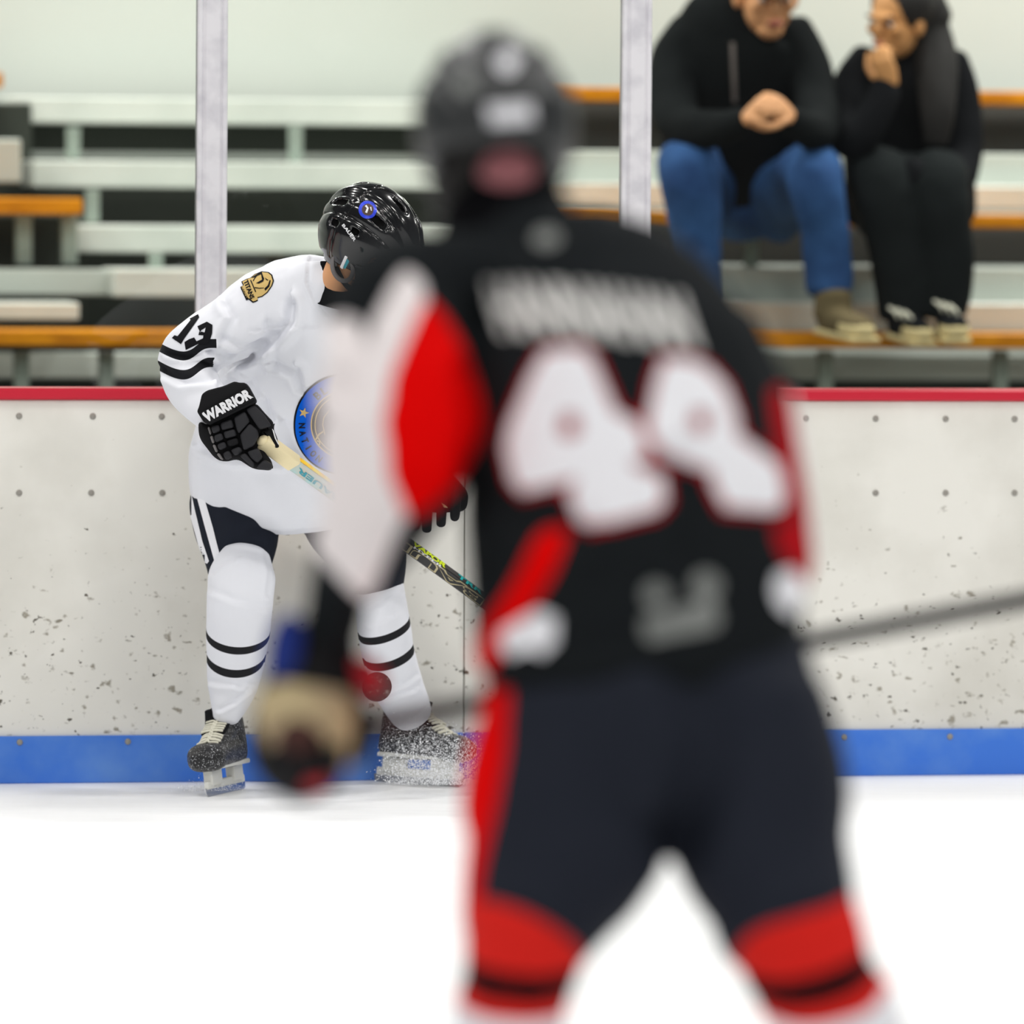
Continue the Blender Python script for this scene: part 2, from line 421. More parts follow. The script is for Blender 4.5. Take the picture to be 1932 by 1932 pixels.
def panels(V, F, base_name, base_mat, parent, classes):
    "split one garment surface into its sewn panels; classes: (name, material, label, test(x, y, centre))"
    Fc = np.array([V[list(f)].mean(0) for f in F]); x, y, d = project(Fc)
    cls = np.zeros(len(F), int)
    for i, (nm, mt, lb, test) in enumerate(classes): cls[test(x, y, Fc)] = i + 1
    got = []
    for i in range(len(classes)):
        ids = np.nonzero(cls == i + 1)[0]
        for comp in components([F[k] for k in ids]):
            if len(comp) < 120: cls[ids[comp]] = 0
            else: got.append((i, ids[comp]))
    # even out the seams: slide seam vertices along the surface
    seen, ec = {}, {}
    for i, f in enumerate(F):
        for a, b in zip(f, f[1:] + f[:1]):
            e = (a, b) if a < b else (b, a)
            if e in seen:
                if cls[seen[e]] != cls[i]: ec.setdefault(a, set()).add(b); ec.setdefault(b, set()).add(a)
            else: seen[e] = i
    V = V.copy(); ks = [k for k, nb in ec.items() if len(nb) == 2]
    if ks:
        ka = np.array(ks); nb = np.array([sorted(ec[k]) for k in ks])
        for it in range(10): V[ka] = .5 * V[ka] + .25 * (V[nb[:, 0]] + V[nb[:, 1]])
    base = mk(base_name, submesh(V, F, np.nonzero(cls == 0)[0]), base_mat, parent)
    for i, ids in got: mk(classes[i][0], submesh(V, F, ids), classes[i][1], base, label=classes[i][2])
    return base
def bvh(V, F): return BVHTree.FromPolygons([tuple(v) for v in V], [tuple(f) for f in F])
def loops_edges(loops):
    return [(lp[i], lp[(i + 1) % len(lp)]) for lp in loops for i in range(len(lp))]
def decal(name, tree, edges, mat, parent, step=6.0, off=0.0015, label=None, warp=None):
    "print or patch: outline edges in photo pixels laid on a garment surface (even-odd fill)"
    pts, idx, ed = [], {}, []
    def vid(p):
        k = (round(p[0], 3), round(p[1], 3))
        if k not in idx: idx[k] = len(pts); pts.append(Vector(k))
        return idx[k]
    for a, b in edges:
        n = max(1, int(math.hypot(b[0] - a[0], b[1] - a[1]) / step)); last = vid(a)
        for i in range(1, n + 1):
            t = i / n; k = vid((a[0] + (b[0] - a[0]) * t, a[1] + (b[1] - a[1]) * t))
            if k != last: ed.append((last, k))
            last = k
    ex = np.array([[a[0], a[1], b[0], b[1]] for a, b in edges])
    def inside(x, y):
        m = (ex[:, 1] > y) != (ex[:, 3] > y)
        q = ex[m]
        return np.count_nonzero(x < (q[:, 2] - q[:, 0]) * (y - q[:, 1]) / (q[:, 3] - q[:, 1]) + q[:, 0]) % 2 == 1
    x0, y0 = ex[:, [0, 2]].min(), ex[:, [1, 3]].min(); x1, y1 = ex[:, [0, 2]].max(), ex[:, [1, 3]].max()
    nb = len(pts)
    yy = y0 + step * .5
    while yy < y1:
        xx = x0 + step * .5
        while xx < x1:
            if inside(xx, yy): vid((xx, yy))
            xx += step
        yy += step
    vs_, es_, fs_, *_ = geometry.delaunay_2d_cdt(pts, ed, [], 0, 1e-5)
    V, keep = [], {}
    for i, q in enumerate(vs_):
        px, py = (q.x, q.y) if warp is None else warp(q.x, q.y)
        o = CAM; dr = (P(px, py, 1.0) - CAM).normalized()
        h, nrm, fi, ds = tree.ray_cast(o, dr)
        if h is None: continue
        if nrm.dot(dr) > 0: nrm = -nrm
        keep[i] = len(V); V.append(h + nrm * off)
    F = []
    for f in fs_:
        c = sum((vs_[i] for i in f), Vector((0, 0))) / len(f)
        if inside(c.x, c.y) and all(i in keep for i in f):
            q = [keep[i] for i in f]
            e = max((V[q[0]] - V[q[1]]).length, (V[q[1]] - V[q[2]]).length, (V[q[0]] - V[q[2]]).length)
            if e < 0.12: F.append(q)
    if not F: return None
    return mk(name, (V, F), mat, parent, label=label)
_tx = {}
def text_edges(s, bold=0.0):
    k = (s, bold)
    if k not in _tx:
        c = bpy.data.curves.new('t', 'FONT'); c.body = s; c.offset = bold; c.resolution_u = 3; c.size = 1.0
        o = bpy.data.objects.new('t', c); COL.objects.link(o)
        dg = bpy.context.evaluated_depsgraph_get(); dg.update()
        me = o.evaluated_get(dg).to_mesh()
        co = [v.co.copy() for v in me.vertices]
        key = lambda i: (round(co[i].x, 4), round(co[i].y, 4))
        cnt = {}
        for p in me.polygons:
            for a, b in p.edge_keys:
                e = tuple(sorted((key(a), key(b)))); cnt[e] = cnt.get(e, 0) + 1
        E = [e for e, n in cnt.items() if n == 1 and e[0] != e[1]]
        o.evaluated_get(dg).to_mesh_clear(); bpy.data.objects.remove(o)
        xs = [p[0] for e in E for p in e]; ys = [p[1] for e in E for p in e]
        x0, x1, y0, y1 = min(xs), max(xs), min(ys), max(ys)
        _tx[k] = [tuple(((p[0] - x0) / (x1 - x0), (p[1] - y0) / (y1 - y0)) for p in e) for e in E]
    return _tx[k]
def text_on(s, o, ux, vy, bold=0.03):
    "edges of a word in photo pixels: origin o, baseline vector ux, upward vector vy"
    f = lambda p: (o[0] + ux[0] * p[0] + vy[0] * p[1], o[1] + ux[1] * p[0] + vy[1] * p[1])
    return [(f(a), f(b)) for a, b in text_edges(s, bold)]
def circle_pts(cx, cy, rx, ry=None, n=40, rot=0.0):
    ry = ry or rx
    c, s = math.cos(rot), math.sin(rot)
    return [(cx + rx * math.cos(2 * PI * i / n) * c - ry * math.sin(2 * PI * i / n) * s, cy + rx * math.cos(2 * PI * i / n) * s + ry * math.sin(2 * PI * i / n) * c) for i in range(n)]
def thick_line(pl, wd):
    "outline polygon of a stroke"
    l, r = [], []
    for i, p in enumerate(pl):
        a = pl[max(i - 1, 0)]; b = pl[min(i + 1, len(pl) - 1)]
        dx, dy = b[0] - a[0], b[1] - a[1]; n = math.hypot(dx, dy) or 1
        l.append((p[0] - dy / n * wd / 2, p[1] + dx / n * wd / 2)); r.append((p[0] + dy / n * wd / 2, p[1] - dx / n * wd / 2))
    return l + r[::-1]
def zp(pts, sc, ox, oy): return [(x / sc + ox, y / sc + oy) for x, y in pts]

# ================================================================== the setting
me = mesh_of('floor', [(-14, -3, 0), (14, -3, 0), (14, 19.97 + 14 * .2 + .1, 0), (-14, 19.97 - 14 * .2 + .1, 0)], [(0, 1, 2, 3)], False)
meta(link('floor', me, M['ice']), 'white rink ice with faint skate marks', kind='structure')
me = mesh_of('concourse_floor', [L(-9, 0.1, -0.02), L(9, 0.1, -0.02), L(9, 6.6, -0.02), L(-9, 6.6, -0.02)], [(0, 1, 2, 3)], False)
meta(link('floor', me, M['concrete']), 'dark concrete floor under the stand', kind='structure')
meta(mk('wall_back', lbox(-9, 9, 6.35, 6.5, 0, 6.0, 0), M['wall'], smooth=False), 'pale greenish white wall behind the stand', kind='structure')

# ---- dasher boards
boards = empty('rink_boards', L(0, 0, 0), 'white rink boards with red cap rail and blue kick plate behind the players', 'boards')
seam_u = uz(876, 1200, 0)[0]
PW = 2.36
for k in (-3, -2, -1, 0, 1, 2):
    u0 = seam_u + k * PW + 0.0015; u1 = seam_u + (k + 1) * PW - 0.0015
    mk('board_panel', lbox(u0, u1, 0.0, 0.03, 0.12, 1.036, 0.002), M['board'], boards, smooth=False)
    mk('kick_plate', lbox(u0, u1, -0.012, 0.03, 0.0, 0.128, 0.003), M['kick'], boards, smooth=False, label='blue kick plate')
    mk('cap_rail', lbox(u0, u1, -0.018, 0.16, 1.037, 1.068, 0.006), M['cap_red'], boards, smooth=False, label='red cap rail')
mk('board_backing', lbox(-8, 8, 0.034, 0.15, 0.0, 1.03, 0), M['under'], boards, smooth=False, label='dark framing behind the panels')
# bolt heads: one shared mesh
bv, bf = [], []
for r, h in ((0.0085, 0.0), (0.0085, -0.002), (0.005, -0.004)):
    bv += [Vector((math.cos(i * PI / 5) * r, h, math.sin(i * PI / 5) * r)) for i in range(10)]
bf = [(j * 10 + i, j * 10 + (i + 1) % 10, (j + 1) * 10 + (i + 1) % 10, (j + 1) * 10 + i) for j in range(2) for i in range(10)] + [tuple(range(20, 30))]
bolt_me = mesh_of('bolt', bv, bf); bolt_me.materials.append(M['bolt'])
def bolt(px, py):
    u, z = uz(px, py, 0.0)
    o = bpy.data.objects.new('bolt', bolt_me); COL.objects.link(o); o.location = L(u, -0.0005 if z > .13 else -0.0125, z); o.rotation_euler = (0, 0, BA)
    adopt(o, boards)
for px in (36, 175, 305, 370, 1520, 1652, 1784, 1914, 640, 1000): bolt(px, 785 + (px - 0) * 0.003)
for px in (36, 172, 306, 1652, 1784, 1914, 1000): bolt(px, 930)
for px in (36, 240, 1590, 1790): bolt(px, 1400 - px * 0.006)

# ---- glass and its posts
posts = []
for i, (px, lab) in enumerate(((397, 'pale metal glass post standing behind the white jersey player'), (1196, 'pale metal glass post between the black helmet and the seated man'))):
    u = uz(px, 600, 0.06)[0]; posts.append(u)
    t = empty('glass_post', L(u, 0.06, 1.068), lab, 'post', 'posts of the rink glass')
    mk('post_shaft', lbox(u - .027, u + .027, 0.035, 0.085, 1.068, 3.3, 0.008), M['post'], t, smooth=False)
    for sx in (-1, 1):
        mk('glazing_strip', lbox(u + sx * .034 - .007, u + sx * .034 + .007, 0.04, 0.08, 1.068, 3.3, 0.003), M['post'], t, smooth=False)
span = posts[1] - posts[0]
rg = empty('rink_glass', L(0, .06, 1.069), 'clear glass screen standing on the red cap rail of the boards', 'glass')
for i, lab in enumerate(('clear pane left of the left post', 'clear pane between the two posts', 'clear pane in front of the seated couple')):
    u0 = posts[0] + (i - 1) * span
    mk('glass_pane', lbox(u0 + .042, u0 + span - .042, 0.054, 0.066, 1.069, 3.25, 0.002), M['glass'], rg, smooth=False, label=lab)

# ---- the stand behind the glass
def plank(t, name, px0, px1, pyt, v, depth, thick, mat, pyref=None, label=None):
    "plank whose front edge tops out at pixel row pyt (taken at px = pyref or the middle)"
    pr = pyref if pyref is not None else (px0 + px1) / 2
    z = uz(pr, pyt, v)[1]
    return mk(name, lbox(uz(px0, pyt, v)[0], uz(px1, pyt, v)[0], v, v + depth, z - thick, z, 0.006), mat, t, smooth=False, label=label)
def strut(t, px, v, pyt, pyb, wpx=26, mat=None):
    u, z1 = uz(px, pyt, v); z0 = uz(px, pyb, v)[1]; hw = wpx / 2 * 24.7 / FPX
    return mk('strut', lbox(u - hw, u + hw, v, v + .05, z0, z1, 0.003), mat or M['strut'], t, smooth=False)

V1, V2, V3 = 4.2, 4.88, 5.56
fb = empty('front_bench', L(0, V1, 0), 'long lowest varnished bench plank on grey struts along the front of the stand', 'bench')
plank(fb, 'seat_plank', -700, 2700, 628, V1, .27, .052, M['orange'], 1650, label='orange varnished plank')
for px in (-80, 42, 202, 560, 900, 1250, 1560, 1890): strut(fb, px, V1 + .12, 662, 1100, 27)
plank(fb, 'back_panel', -700, 2700, 668, V1 + .5, .03, .09, M['riser'], 1650, label='grey plank under the bench')
plank(fb, 'shade_panel', -700, 2700, 700, V1 + .55, .03, 1.0, M['under'], 1650, label='dark panel beneath the stand')  # shade below the bench, put in as a dark panel

ls = empty('bleacher_section', L(-1.4, V2, 0), 'left stand section with short orange plank ends beside the aisle steps', 'bleacher', 'stand sections')
plank(ls, 'seat_plank', -600, 156, 374, V2, .27, .054, M['orange'], 80, label='orange varnished plank')
plank(ls, 'seat_plank', -600, 6, 137, V3, .27, .052, M['orange'], 0, label='orange varnished plank')
plank(ls, 'foot_plank', -600, 150, 571, V1 + .36, .25, .058, M['alu'], 80)
plank(ls, 'riser', -600, 365, 507, V2 + .02, .02, .09, M['riser'], 80)
plank(ls, 'foot_plank', -600, 40, 262, V2 + .4, .25, .15, M['riser'], 0)
plank(ls, 'shade_sheet', -600, 160, 405, V2 + .3, .02, 1.2, M['under'], 80, label='dark sheet behind the seat')  # left section: dark sheets stand in for shade below the seats
plank(ls, 'shade_sheet', -600, 60, 195, V3 + .3, .02, 1.2, M['under'], 80, label='dark sheet behind the seat')
for px in (46, 132): strut(ls, px, V2 + .1, 405, 500, 30)
strut(ls, -60, V3 + .1, 170, 262, 28)

st = empty('aisle_steps', L(-.6, V2, 0), 'white metal aisle steps with dark open gaps behind the white jersey player', 'steps')
for (x0, yt, yb, v) in ((22, 186, 236, V3 + .32), (62, 305, 356, V3 - .03), (138, 426, 478, V2 + .27), (215, 508, 560, V1 + .58)):
    plank(st, 'tread', x0, 930, yt, v, .3, (yb - yt) * 25.1 / FPX, M['alu'], 430)
for (px, v, a, b) in ((140, V3 + .1, 240, 300), (176, V2 + .4, 358, 420), (296, V2 + .05, 478, 512), (560, V3 + .1, 238, 306), (700, V2 + .4, 358, 424)):
    strut(st, px, v, a, b, 24)
plank(st, 'gap_shade_sheet', 22, 930, 236, V3 + .45, .02, 1.6, M['under'], 430, label='dark sheet behind the open steps')  # shaded gaps between the treads, drawn by one dark sheet
plank(st, 'gap_rail', 22, 930, 288, V3 + .4, .03, .03, M['riser'], 430, label='grey rail in the gap')

rs = empty('bleacher_section', L(1.2, V2, 0), 'right stand section of orange planks and pale risers where the couple sits', 'bleacher', 'stand sections')
plank(rs, 'seat_plank', 935, 2700, 404, V2, .27, .05, M['orange'], 1880, label='orange varnished plank')
plank(rs, 'seat_plank', 935, 2700, 172, V3, .27, .05, M['orange'], 1880, label='orange varnished plank')
plank(rs, 'riser', 935, 2700, 505, V1 + .45, .02, .215, M['riser'], 1880)
plank(rs, 'foot_plank', 935, 2700, 572, V1 + .3, .15, .1, M['alu'], 1880)
plank(rs, 'riser', 935, 2700, 290, V2 + .45, .02, .19, M['riser'], 1880)
plank(rs, 'foot_plank', 935, 2700, 350, V2 + .3, .15, .085, M['alu'], 1880)
plank(rs, 'shade_sheet', 935, 2700, 425, V2 + .3, .02, .14, M['concrete'], 1880, label='dark sheet behind the seat')  # right section: shadow under each row, painted as a dark sheet
plank(rs, 'shade_sheet', 935, 2700, 190, V3 + .3, .02, .2, M['concrete'], 1880, label='dark sheet behind the seat')
for px in (1000, 1420, 1760, 2050):
    strut(rs, px, V2 + .1, 430, 510, 24); strut(rs, px, V3 + .1, 196, 290, 24)

# ================================================================== people: shared builders
def frame(fwd, up):
    f = Vector(fwd).normalized(); u = Vector(up); u = (u - f * u.dot(f)).normalized()
    return f, f.cross(u).normalized(), u          # forward, right, up
def cdir(r, u, t):
    "direction given as (right, up, towards the camera)"
    return CR * r + CU * u - CF * t
def head_parts(c, fwd, up, s=1.0):
    f, r, u = frame(fwd, up); c = Vector(c)
    at = lambda x, y, z: c + (r * x + f * y + u * z) * s
    P_ = [ellipsoid(at(0, -.008, .035), r * .076 * s, f * .096 * s, u * .085 * s),
          ellipsoid(at(0, .012, -.03), r * .064 * s, f * .076 * s, u * .082 * s),
          ellipsoid(at(0, .05, -.085), r * .036 * s, f * .035 * s, u * .028 * s),
          ellipsoid(at(0, .088, .018), r * .05 * s, f * .016 * s, u * .014 * s),
          loft3([(*at(0, .09, .01), .009 * s, .01 * s), (*at(0, .105, -.02), .013 * s, .013 * s), (*at(0, .103, -.03), .015 * s, .011 * s)], seg=10, sub=2, V0=f),
          ellipsoid(at(0, .087, -.062), r * .024 * s, f * .012 * s, u * .012 * s)]
    for k in (-1, 1):
        P_.append(ellipsoid(at(.078 * k, -.005, -.008), r * .012 * s, f * .022 * s, u * .034 * s, 12, 8))
        P_.append(ellipsoid(at(.04 * k, .066, -.02), r * .022 * s, f * .02 * s, u * .02 * s, 12, 8))
    return P_
def face_bits(c, fwd, up, parent, s=1.0):
    f, r, u = frame(fwd, up); c = Vector(c)
    at = lambda x, y, z: c + (r * x + f * y + u * z) * s
    for k in (-1, 1):
        mk('eye', ellipsoid(at(.031 * k, .083, -.002), r * .013 * s, f * .009 * s, u * .007 * s, 12, 8), M['eye_white'], parent, label='pale eye')
        mk('iris', ellipsoid(at(.031 * k, .0895, -.002), r * .006 * s, f * .004 * s, u * .006 * s, 10, 6), M['eye_dark'], parent, label='dark iris')
        mk('eyebrow', ellipsoid(at(.033 * k, .094, .02), r * .02 * s, f * .006 * s, u * .005 * s, 10, 6), M['hair'], parent, label='dark eyebrow')
    mk('lips', ellipsoid(at(0, .097, -.062), r * .022 * s, f * .006 * s, u * .008 * s, 12, 8), M['lips'], parent, label='closed lips')
def hand_parts(wrist, d, n, thumb_side, curl=0.9, s=1.0):
    "palm, four unequal bent fingers and a thumb; d = towards the fingertips, n = out of the back of the hand"
    d = Vector(d).normalized(); n = Vector(n); n = (n - d * n.dot(d)).normalized(); w_ = d.cross(n).normalized() * thumb_side
    wr = Vector(wrist); out = []
    out.append(loft3([(*(wr), .026 * s, .019 * s), (*(wr + d * .03 * s), .036 * s, .018 * s), (*(wr + d * .065 * s), .041 * s, .016 * s), (*(wr + d * .088 * s), .039 * s, .014 * s)], seg=16, sub=3, V0=n, e=2.6))
    for k, (ln, off) in enumerate(((.072, .030), (.082, .0105), (.076, -.0095), (.060, -.029))):
        p = wr + d * (.085 - abs(off) * .12) * s + w_ * off * s; pts = [p]; a = curl * .45
        for q in (.44, .32, .24):
            dd = d * math.cos(a) - n * math.sin(a); p = p + dd * ln * q * s; pts.append(p); a += curl * .62
        out.append(loft3([(*pp, r * s, r * s) for pp, r in zip(pts, (.0098, .009, .0082, .007))], seg=10, sub=3, V0=w_))
    p = wr + d * .022 * s + w_ * .03 * s - n * .006 * s
    pts = [p, p + (d * .6 + w_ * .7 - n * .2) * .036 * s, p + (d * 1.15 + w_ * .75 - n * .5) * .052 * s, p + (d * 1.7 + w_ * .55 - n * .9) * .056 * s]
    out.append(loft3([(*pp, r * s, r * s) for pp, r in zip(pts, (.014, .012, .0105, .008))], seg=10, sub=3, V0=n))
    return out
def helmet(parent, c, fwd, up, mat, s=1.0, vents=True, ridge=1.0):
    f, r, u = frame(fwd, up); c = Vector(c)
    nu, nv = 150, 84
    V = np.zeros((nv, nu, 3)); keepz = np.zeros((nv, nu)); dark = np.zeros((nv, nu), bool)
    loc = np.zeros((nv, nu, 3))
    for j in range(nv):
        ph = PI / 2 - (PI * 0.80) * j / (nv - 1)
        for i in range(nu):
            th = 2 * PI * i / nu
            x, y, z = math.cos(ph) * math.cos(th), math.cos(ph) * math.sin(th), math.sin(ph)
            lat = math.atan2(y, max(z, 0) + .35)            # angle away from the crown line
            al = abs(lat); k = 1.0
            k += ridge * .035 * (1 / (1 + math.exp((al - .24) * 60))) * (1 if z > -.1 else 0)
            k -= ridge * .022 * math.exp(-((al - .36) / .035) ** 2)
            k += ridge * .020 * math.exp(-((al - .52) / .10) ** 2)
            k -= ridge * .024 * math.exp(-((al - .72) / .03) ** 2)
            k += ridge * .018 * math.exp(-((al - .98) / .14) ** 2)
            if z > -.35: k -= ridge * .020 * math.exp(-((x + .05 + .2 * al) / .02) ** 2) * (1 if al > .2 else .5)      # seam between front and rear shells
            vd = 0
            if vents:
                for (lx, wx, la, wa) in ((.42, .17, .52, .06), (-.48, .17, .52, .06), (.45, .13, .0, .05), (-.5, .15, .0, .05), (.15, .09, .88, .045), (-.35, .10, .9, .05)):
                    q = ((x - lx) / wx) ** 4 + ((al - la) / wa) ** 4
                    if q < 3: vd = max(vd, 1 / (1 + q * q * 1.2))
            k -= .085 * vd; dark[j, i] = vd > .45
            loc[j, i] = (x, y, z)
            q = c + (f * (x * .148 * k) + r * (-y * .117 * k) + u * (z * .138 * k)) * s
            V[j, i] = q
    V = V.reshape(-1, 3); loc = loc.reshape(-1, 3); dark = dark.reshape(-1)
    F, FD = [], []
    for j in range(nv - 1):
        for i in range(nu):
            q = (j * nu + i, (j + 1) * nu + i, (j + 1) * nu + (i + 1) % nu, j * nu + (i + 1) % nu)
            m = loc[list(q)].mean(0)
            cut = .10 if m[0] > .62 else (.10 + (m[0] - .62) * 2.6 if m[0] > .30 else (-.40 if m[0] > -.12 else (-.55 if m[0] > -.5 else -.38)))
            if m[2] < cut: continue
            (FD if dark[list(q)].mean() > .6 else F).append(q)
    o = mk('helmet', submesh(V, F, range(len(F))), mat, parent)
    sm = o.modifiers.new('thick', 'SOLIDIFY'); sm.thickness = 0.010 * s; sm.offset = -1
    for comp in components(FD):
        if len(comp) > 3: mk('vent', submesh(V, FD, comp), M['vent'], o, label='black vent opening')
    return o, bvh(V, F + FD)
def skate(parent, origin, fwd, lean, boot_mat, laces=True, label=None, top=1.0):
    "x to the toe, z up, origin on the ice under the blade"
    f = Vector(fwd).normalized(); up = Vector((0, 0, 1)); lat = up.cross(f).normalized()
    up = (up + lat * lean).normalized(); lat = (lat - up * lat.dot(up)).normalized()
    f = lat.cross(up).normalized() if lat.cross(up).dot(f) > 0 else up.cross(lat).normalized()
    o_ = Vector(origin); W = lambda x, y, z: o_ + f * x + lat * y + up * (z if z < .16 else .16 + (z - .16) * top)
    T = lambda rows, **k: loft3([(*W(a, b, c), d, e) for a, b, c, d, e in rows], V0=up, **k)
    boot = [T([(-.115, 0, .115, .034, .045), (-.06, 0, .11, .04, .045), (.0, 0, .108, .043, .042), (.07, 0, .106, .047, .038), (.125, 0, .104, .047, .034), (.155, 0, .102, .036, .026)], seg=22, sub=4, e=2.6),
            loft3([(*W(-.085, 0, .11), .040, .05), (*W(-.075, 0, .17), .040, .055), (*W(-.062, 0, .225), .042, .058), (*W(-.05, 0, .275), .046, .060)], seg=22, sub=4, V0=f, e=2.4),
            loft3([(*W(-.118, 0, .2), .02, .012), (*W(-.118, 0, .29), .026, .010), (*W(-.116, 0, .315), .022, .006)], seg=12, sub=3, V0=f),
            T([(-.03, 0, .17, .036, .05), (.04, 0, .135, .038, .035), (.09, 0, .115, .036, .028)], seg=16, sub=3)]
    v, F, n = fuse(boot, .0045, 3)
    sk = mk('skate', (v, F), boot_mat, parent, label=label)
    tc = T([(.085, 0, .104, .0495, .036), (.115, 0, .103, .052, .038), (.14, 0, .101, .047, .034), (.162, 0, .099, .033, .024)], seg=22, sub=4, e=2.7)
    mk('toe_cap', tc, boot_mat, sk, label='rounded black toe cap')
    tg = loft3([(*W(.05, 0, .165), .034, .010), (*W(.01, 0, .21), .036, .011), (*W(-.005, 0, .27), .038, .011), (*W(.003, 0, .315), .034, .008)], seg=14, sub=4, V0=f)
    mk('tongue', tg, M['glove_black'], sk)
    hold = [xform(bevel_box((.085, .026, .05), .006), Matrix.Translation(W(.085, 0, .052)) @ Matrix((f, lat, up)).transposed().to_4x4()),
            xform(bevel_box((.075, .026, .055), .006), Matrix.Translation(W(-.085, 0, .054)) @ Matrix((f, lat, up)).transposed().to_4x4()),
            xform(bevel_box((.29, .014, .022), .005), Matrix.Translation(W(.0, 0, .03)) @ Matrix((f, lat, up)).transposed().to_4x4()),
            xform(bevel_box((.25, .070, .012), .004), Matrix.Translation(W(.0, 0, .076)) @ Matrix((f, lat, up)).transposed().to_4x4())]
    mk('blade_holder', join(hold), M['plastic_white'], sk, smooth=False, label='white blade holder')
    bl = [(-.15, .004), (-.142, .001), (.135, .0), (.152, .008), (.156, .022), (-.154, .022)]
    bv = [W(x, y, z) for y in (-.0018, .0018) for x, z in bl]; k = len(bl)
    mk('blade', (bv, [tuple(range(k))[::-1], tuple(range(k, 2 * k))] + [(i, (i + 1) % k, k + (i + 1) % k, k + i) for i in range(k)]), M['steel'], sk, smooth=False, label='steel runner blade')
    if laces:
        tree = bvh(list(v) + list(tg[0]), list(F) + [tuple(i + len(v) for i in q) for q in tg[1]])
        def on(x, y, z):
            p = W(x, y, z); dr = -(f * .75 + up * .66).normalized()
            h = tree.ray_cast(p - dr * .12, dr)
            return (h[0] - dr * .003) if h[0] is not None else p
        n_l = 8
        for k in range(n_l):
            t = k / (n_l - 1); x = .100 - .075 * t; z = .140 + .09 * t ** 1.2
            for sgn in (-1, 1):
                pts = [on(x + sgn * .0 - (.012 if yy * sgn > 0 else 0) * 1.0, yy, z + (.013 if yy * sgn > 0 else 0)) for yy in (-.029, -.018, -.006, .006, .018, .029)]
                mk('lace', tube(pts, .0033, 6, 2), M['lace'], sk)
    return sk
def stick_shaft(p0, p1, w_=.030, t=.020, nrm=None):
    "rectangular shaft from p0 to p1; nrm = direction the wide face looks"
    a = (p1 - p0).normalized(); nrm = (nrm - a * nrm.dot(a)).normalized(); sd = a.cross(nrm)
    M4 = Matrix((a, sd, nrm)).transposed().to_4x4(); M4.translation = (p0 + p1) / 2
    return xform(bevel_box(((p1 - p0).length, w_, t), .004), M4), a, sd, nrm

# ================================================================== skater in the white jersey (sharp, by the boards)
D13 = 19.5
g = P(560, 1490, D13); g.z = 0
p13 = empty('hockey_player', g, 'crouching hockey player in white jersey number 13 and black helmet by the boards', 'person')
HC = P(700, 458, D13 - .47); H_F, H_U = cdir(.74, -.42, .52), cdir(.30, .80, .52)
# -- body: one continuous figure under the kit
torso = [(555, 925, .02, 195, .17), (553, 865, -.02, 198, .172), (563, 780, -.08, 175, .168), (585, 700, -.16, 166, .168), (610, 630, -.25, 172, .16),
         (630, 575, -.32, 160, .14), (641, 548, -.36, 100, .10), (655, 526, -.365, 58, .062)]
arm_r = [(560, 560, -.29, 78, .11), (500, 580, -.30, 74, .10), (450, 612, -.32, 66, .085), (390, 645, -.33, 58, .08), (358, 674, -.32, 56, .075), (352, 692, -.31, 55, .07)]
fore_r = [(352, 688, -.31, 50, .06), (362, 725, -.37, 52, .06), (395, 765, -.45, 47, .055), (428, 788, -.52, 42, .05)]
arm_l = [(700, 590, -.32, 80, .11), (770, 620, -.30, 74, .10), (830, 680, -.25, 64, .085), (870, 760, -.22, 58, .075), (868, 800, -.22, 55, .07), (845, 860, -.25, 46, .055), (822, 905, -.27, 40, .05)]
leg_r = [(470, 890, .06, 95, .14), (446, 960, .02, 88, .125), (450, 1030, -.03, 74, .105), (449, 1092, -.03, 55, .08)]
leg_l = [(630, 905, .10, 95, .14), (662, 980, .08, 90, .12), (700, 1055, .04, 70, .10), (716, 1108, .02, 48, .085)]
sock_r = [(462, 1052, -.10, 50, .06), (457, 1085, -.115, 63, .085), (453, 1130, -.11, 63, .085), (449, 1200, -.06, 60, .075), (440, 1285, -.01, 50, .065), (433, 1325, .0, 38, .055), (427, 1352, .0, 26, .045)]
sock_l = [(716, 1105, .02, 46, .07), (722, 1170, .03, 51, .075), (732, 1230, .08, 50, .072), (747, 1285, .14, 49, .062), (768, 1330, .19, 44, .058), (780, 1350, .2, 38, .052)]
body = []
for st_, k in ((torso, .70), (arm_r, .62), (fore_r, .66), (arm_l, .66), (leg_r, .72), (leg_l, .72), (sock_r, .68), (sock_l, .68)):
    body.append(limb(D13, st_, k))
body.append(limb(D13, [(560, 880, .08, 150, .13), (560, 930, .1, 150, .13), (560, 955, .1, 120, .11)]))
body.append(loft3([(*P(640, 572, D13 - .37), .06, .06), (*P(650, 520, D13 - .43), .056, .058), (*P(668, 486, D13 - .45), .056, .056), (*HC, .055, .055)], V0=H_F))
body += head_parts(HC, H_F, H_U)
v, F, n = fuse(body, .008, 3)
b13 = mk('body', (v, F), M['skin'], p13)
face_bits(HC, H_F, H_U, p13)
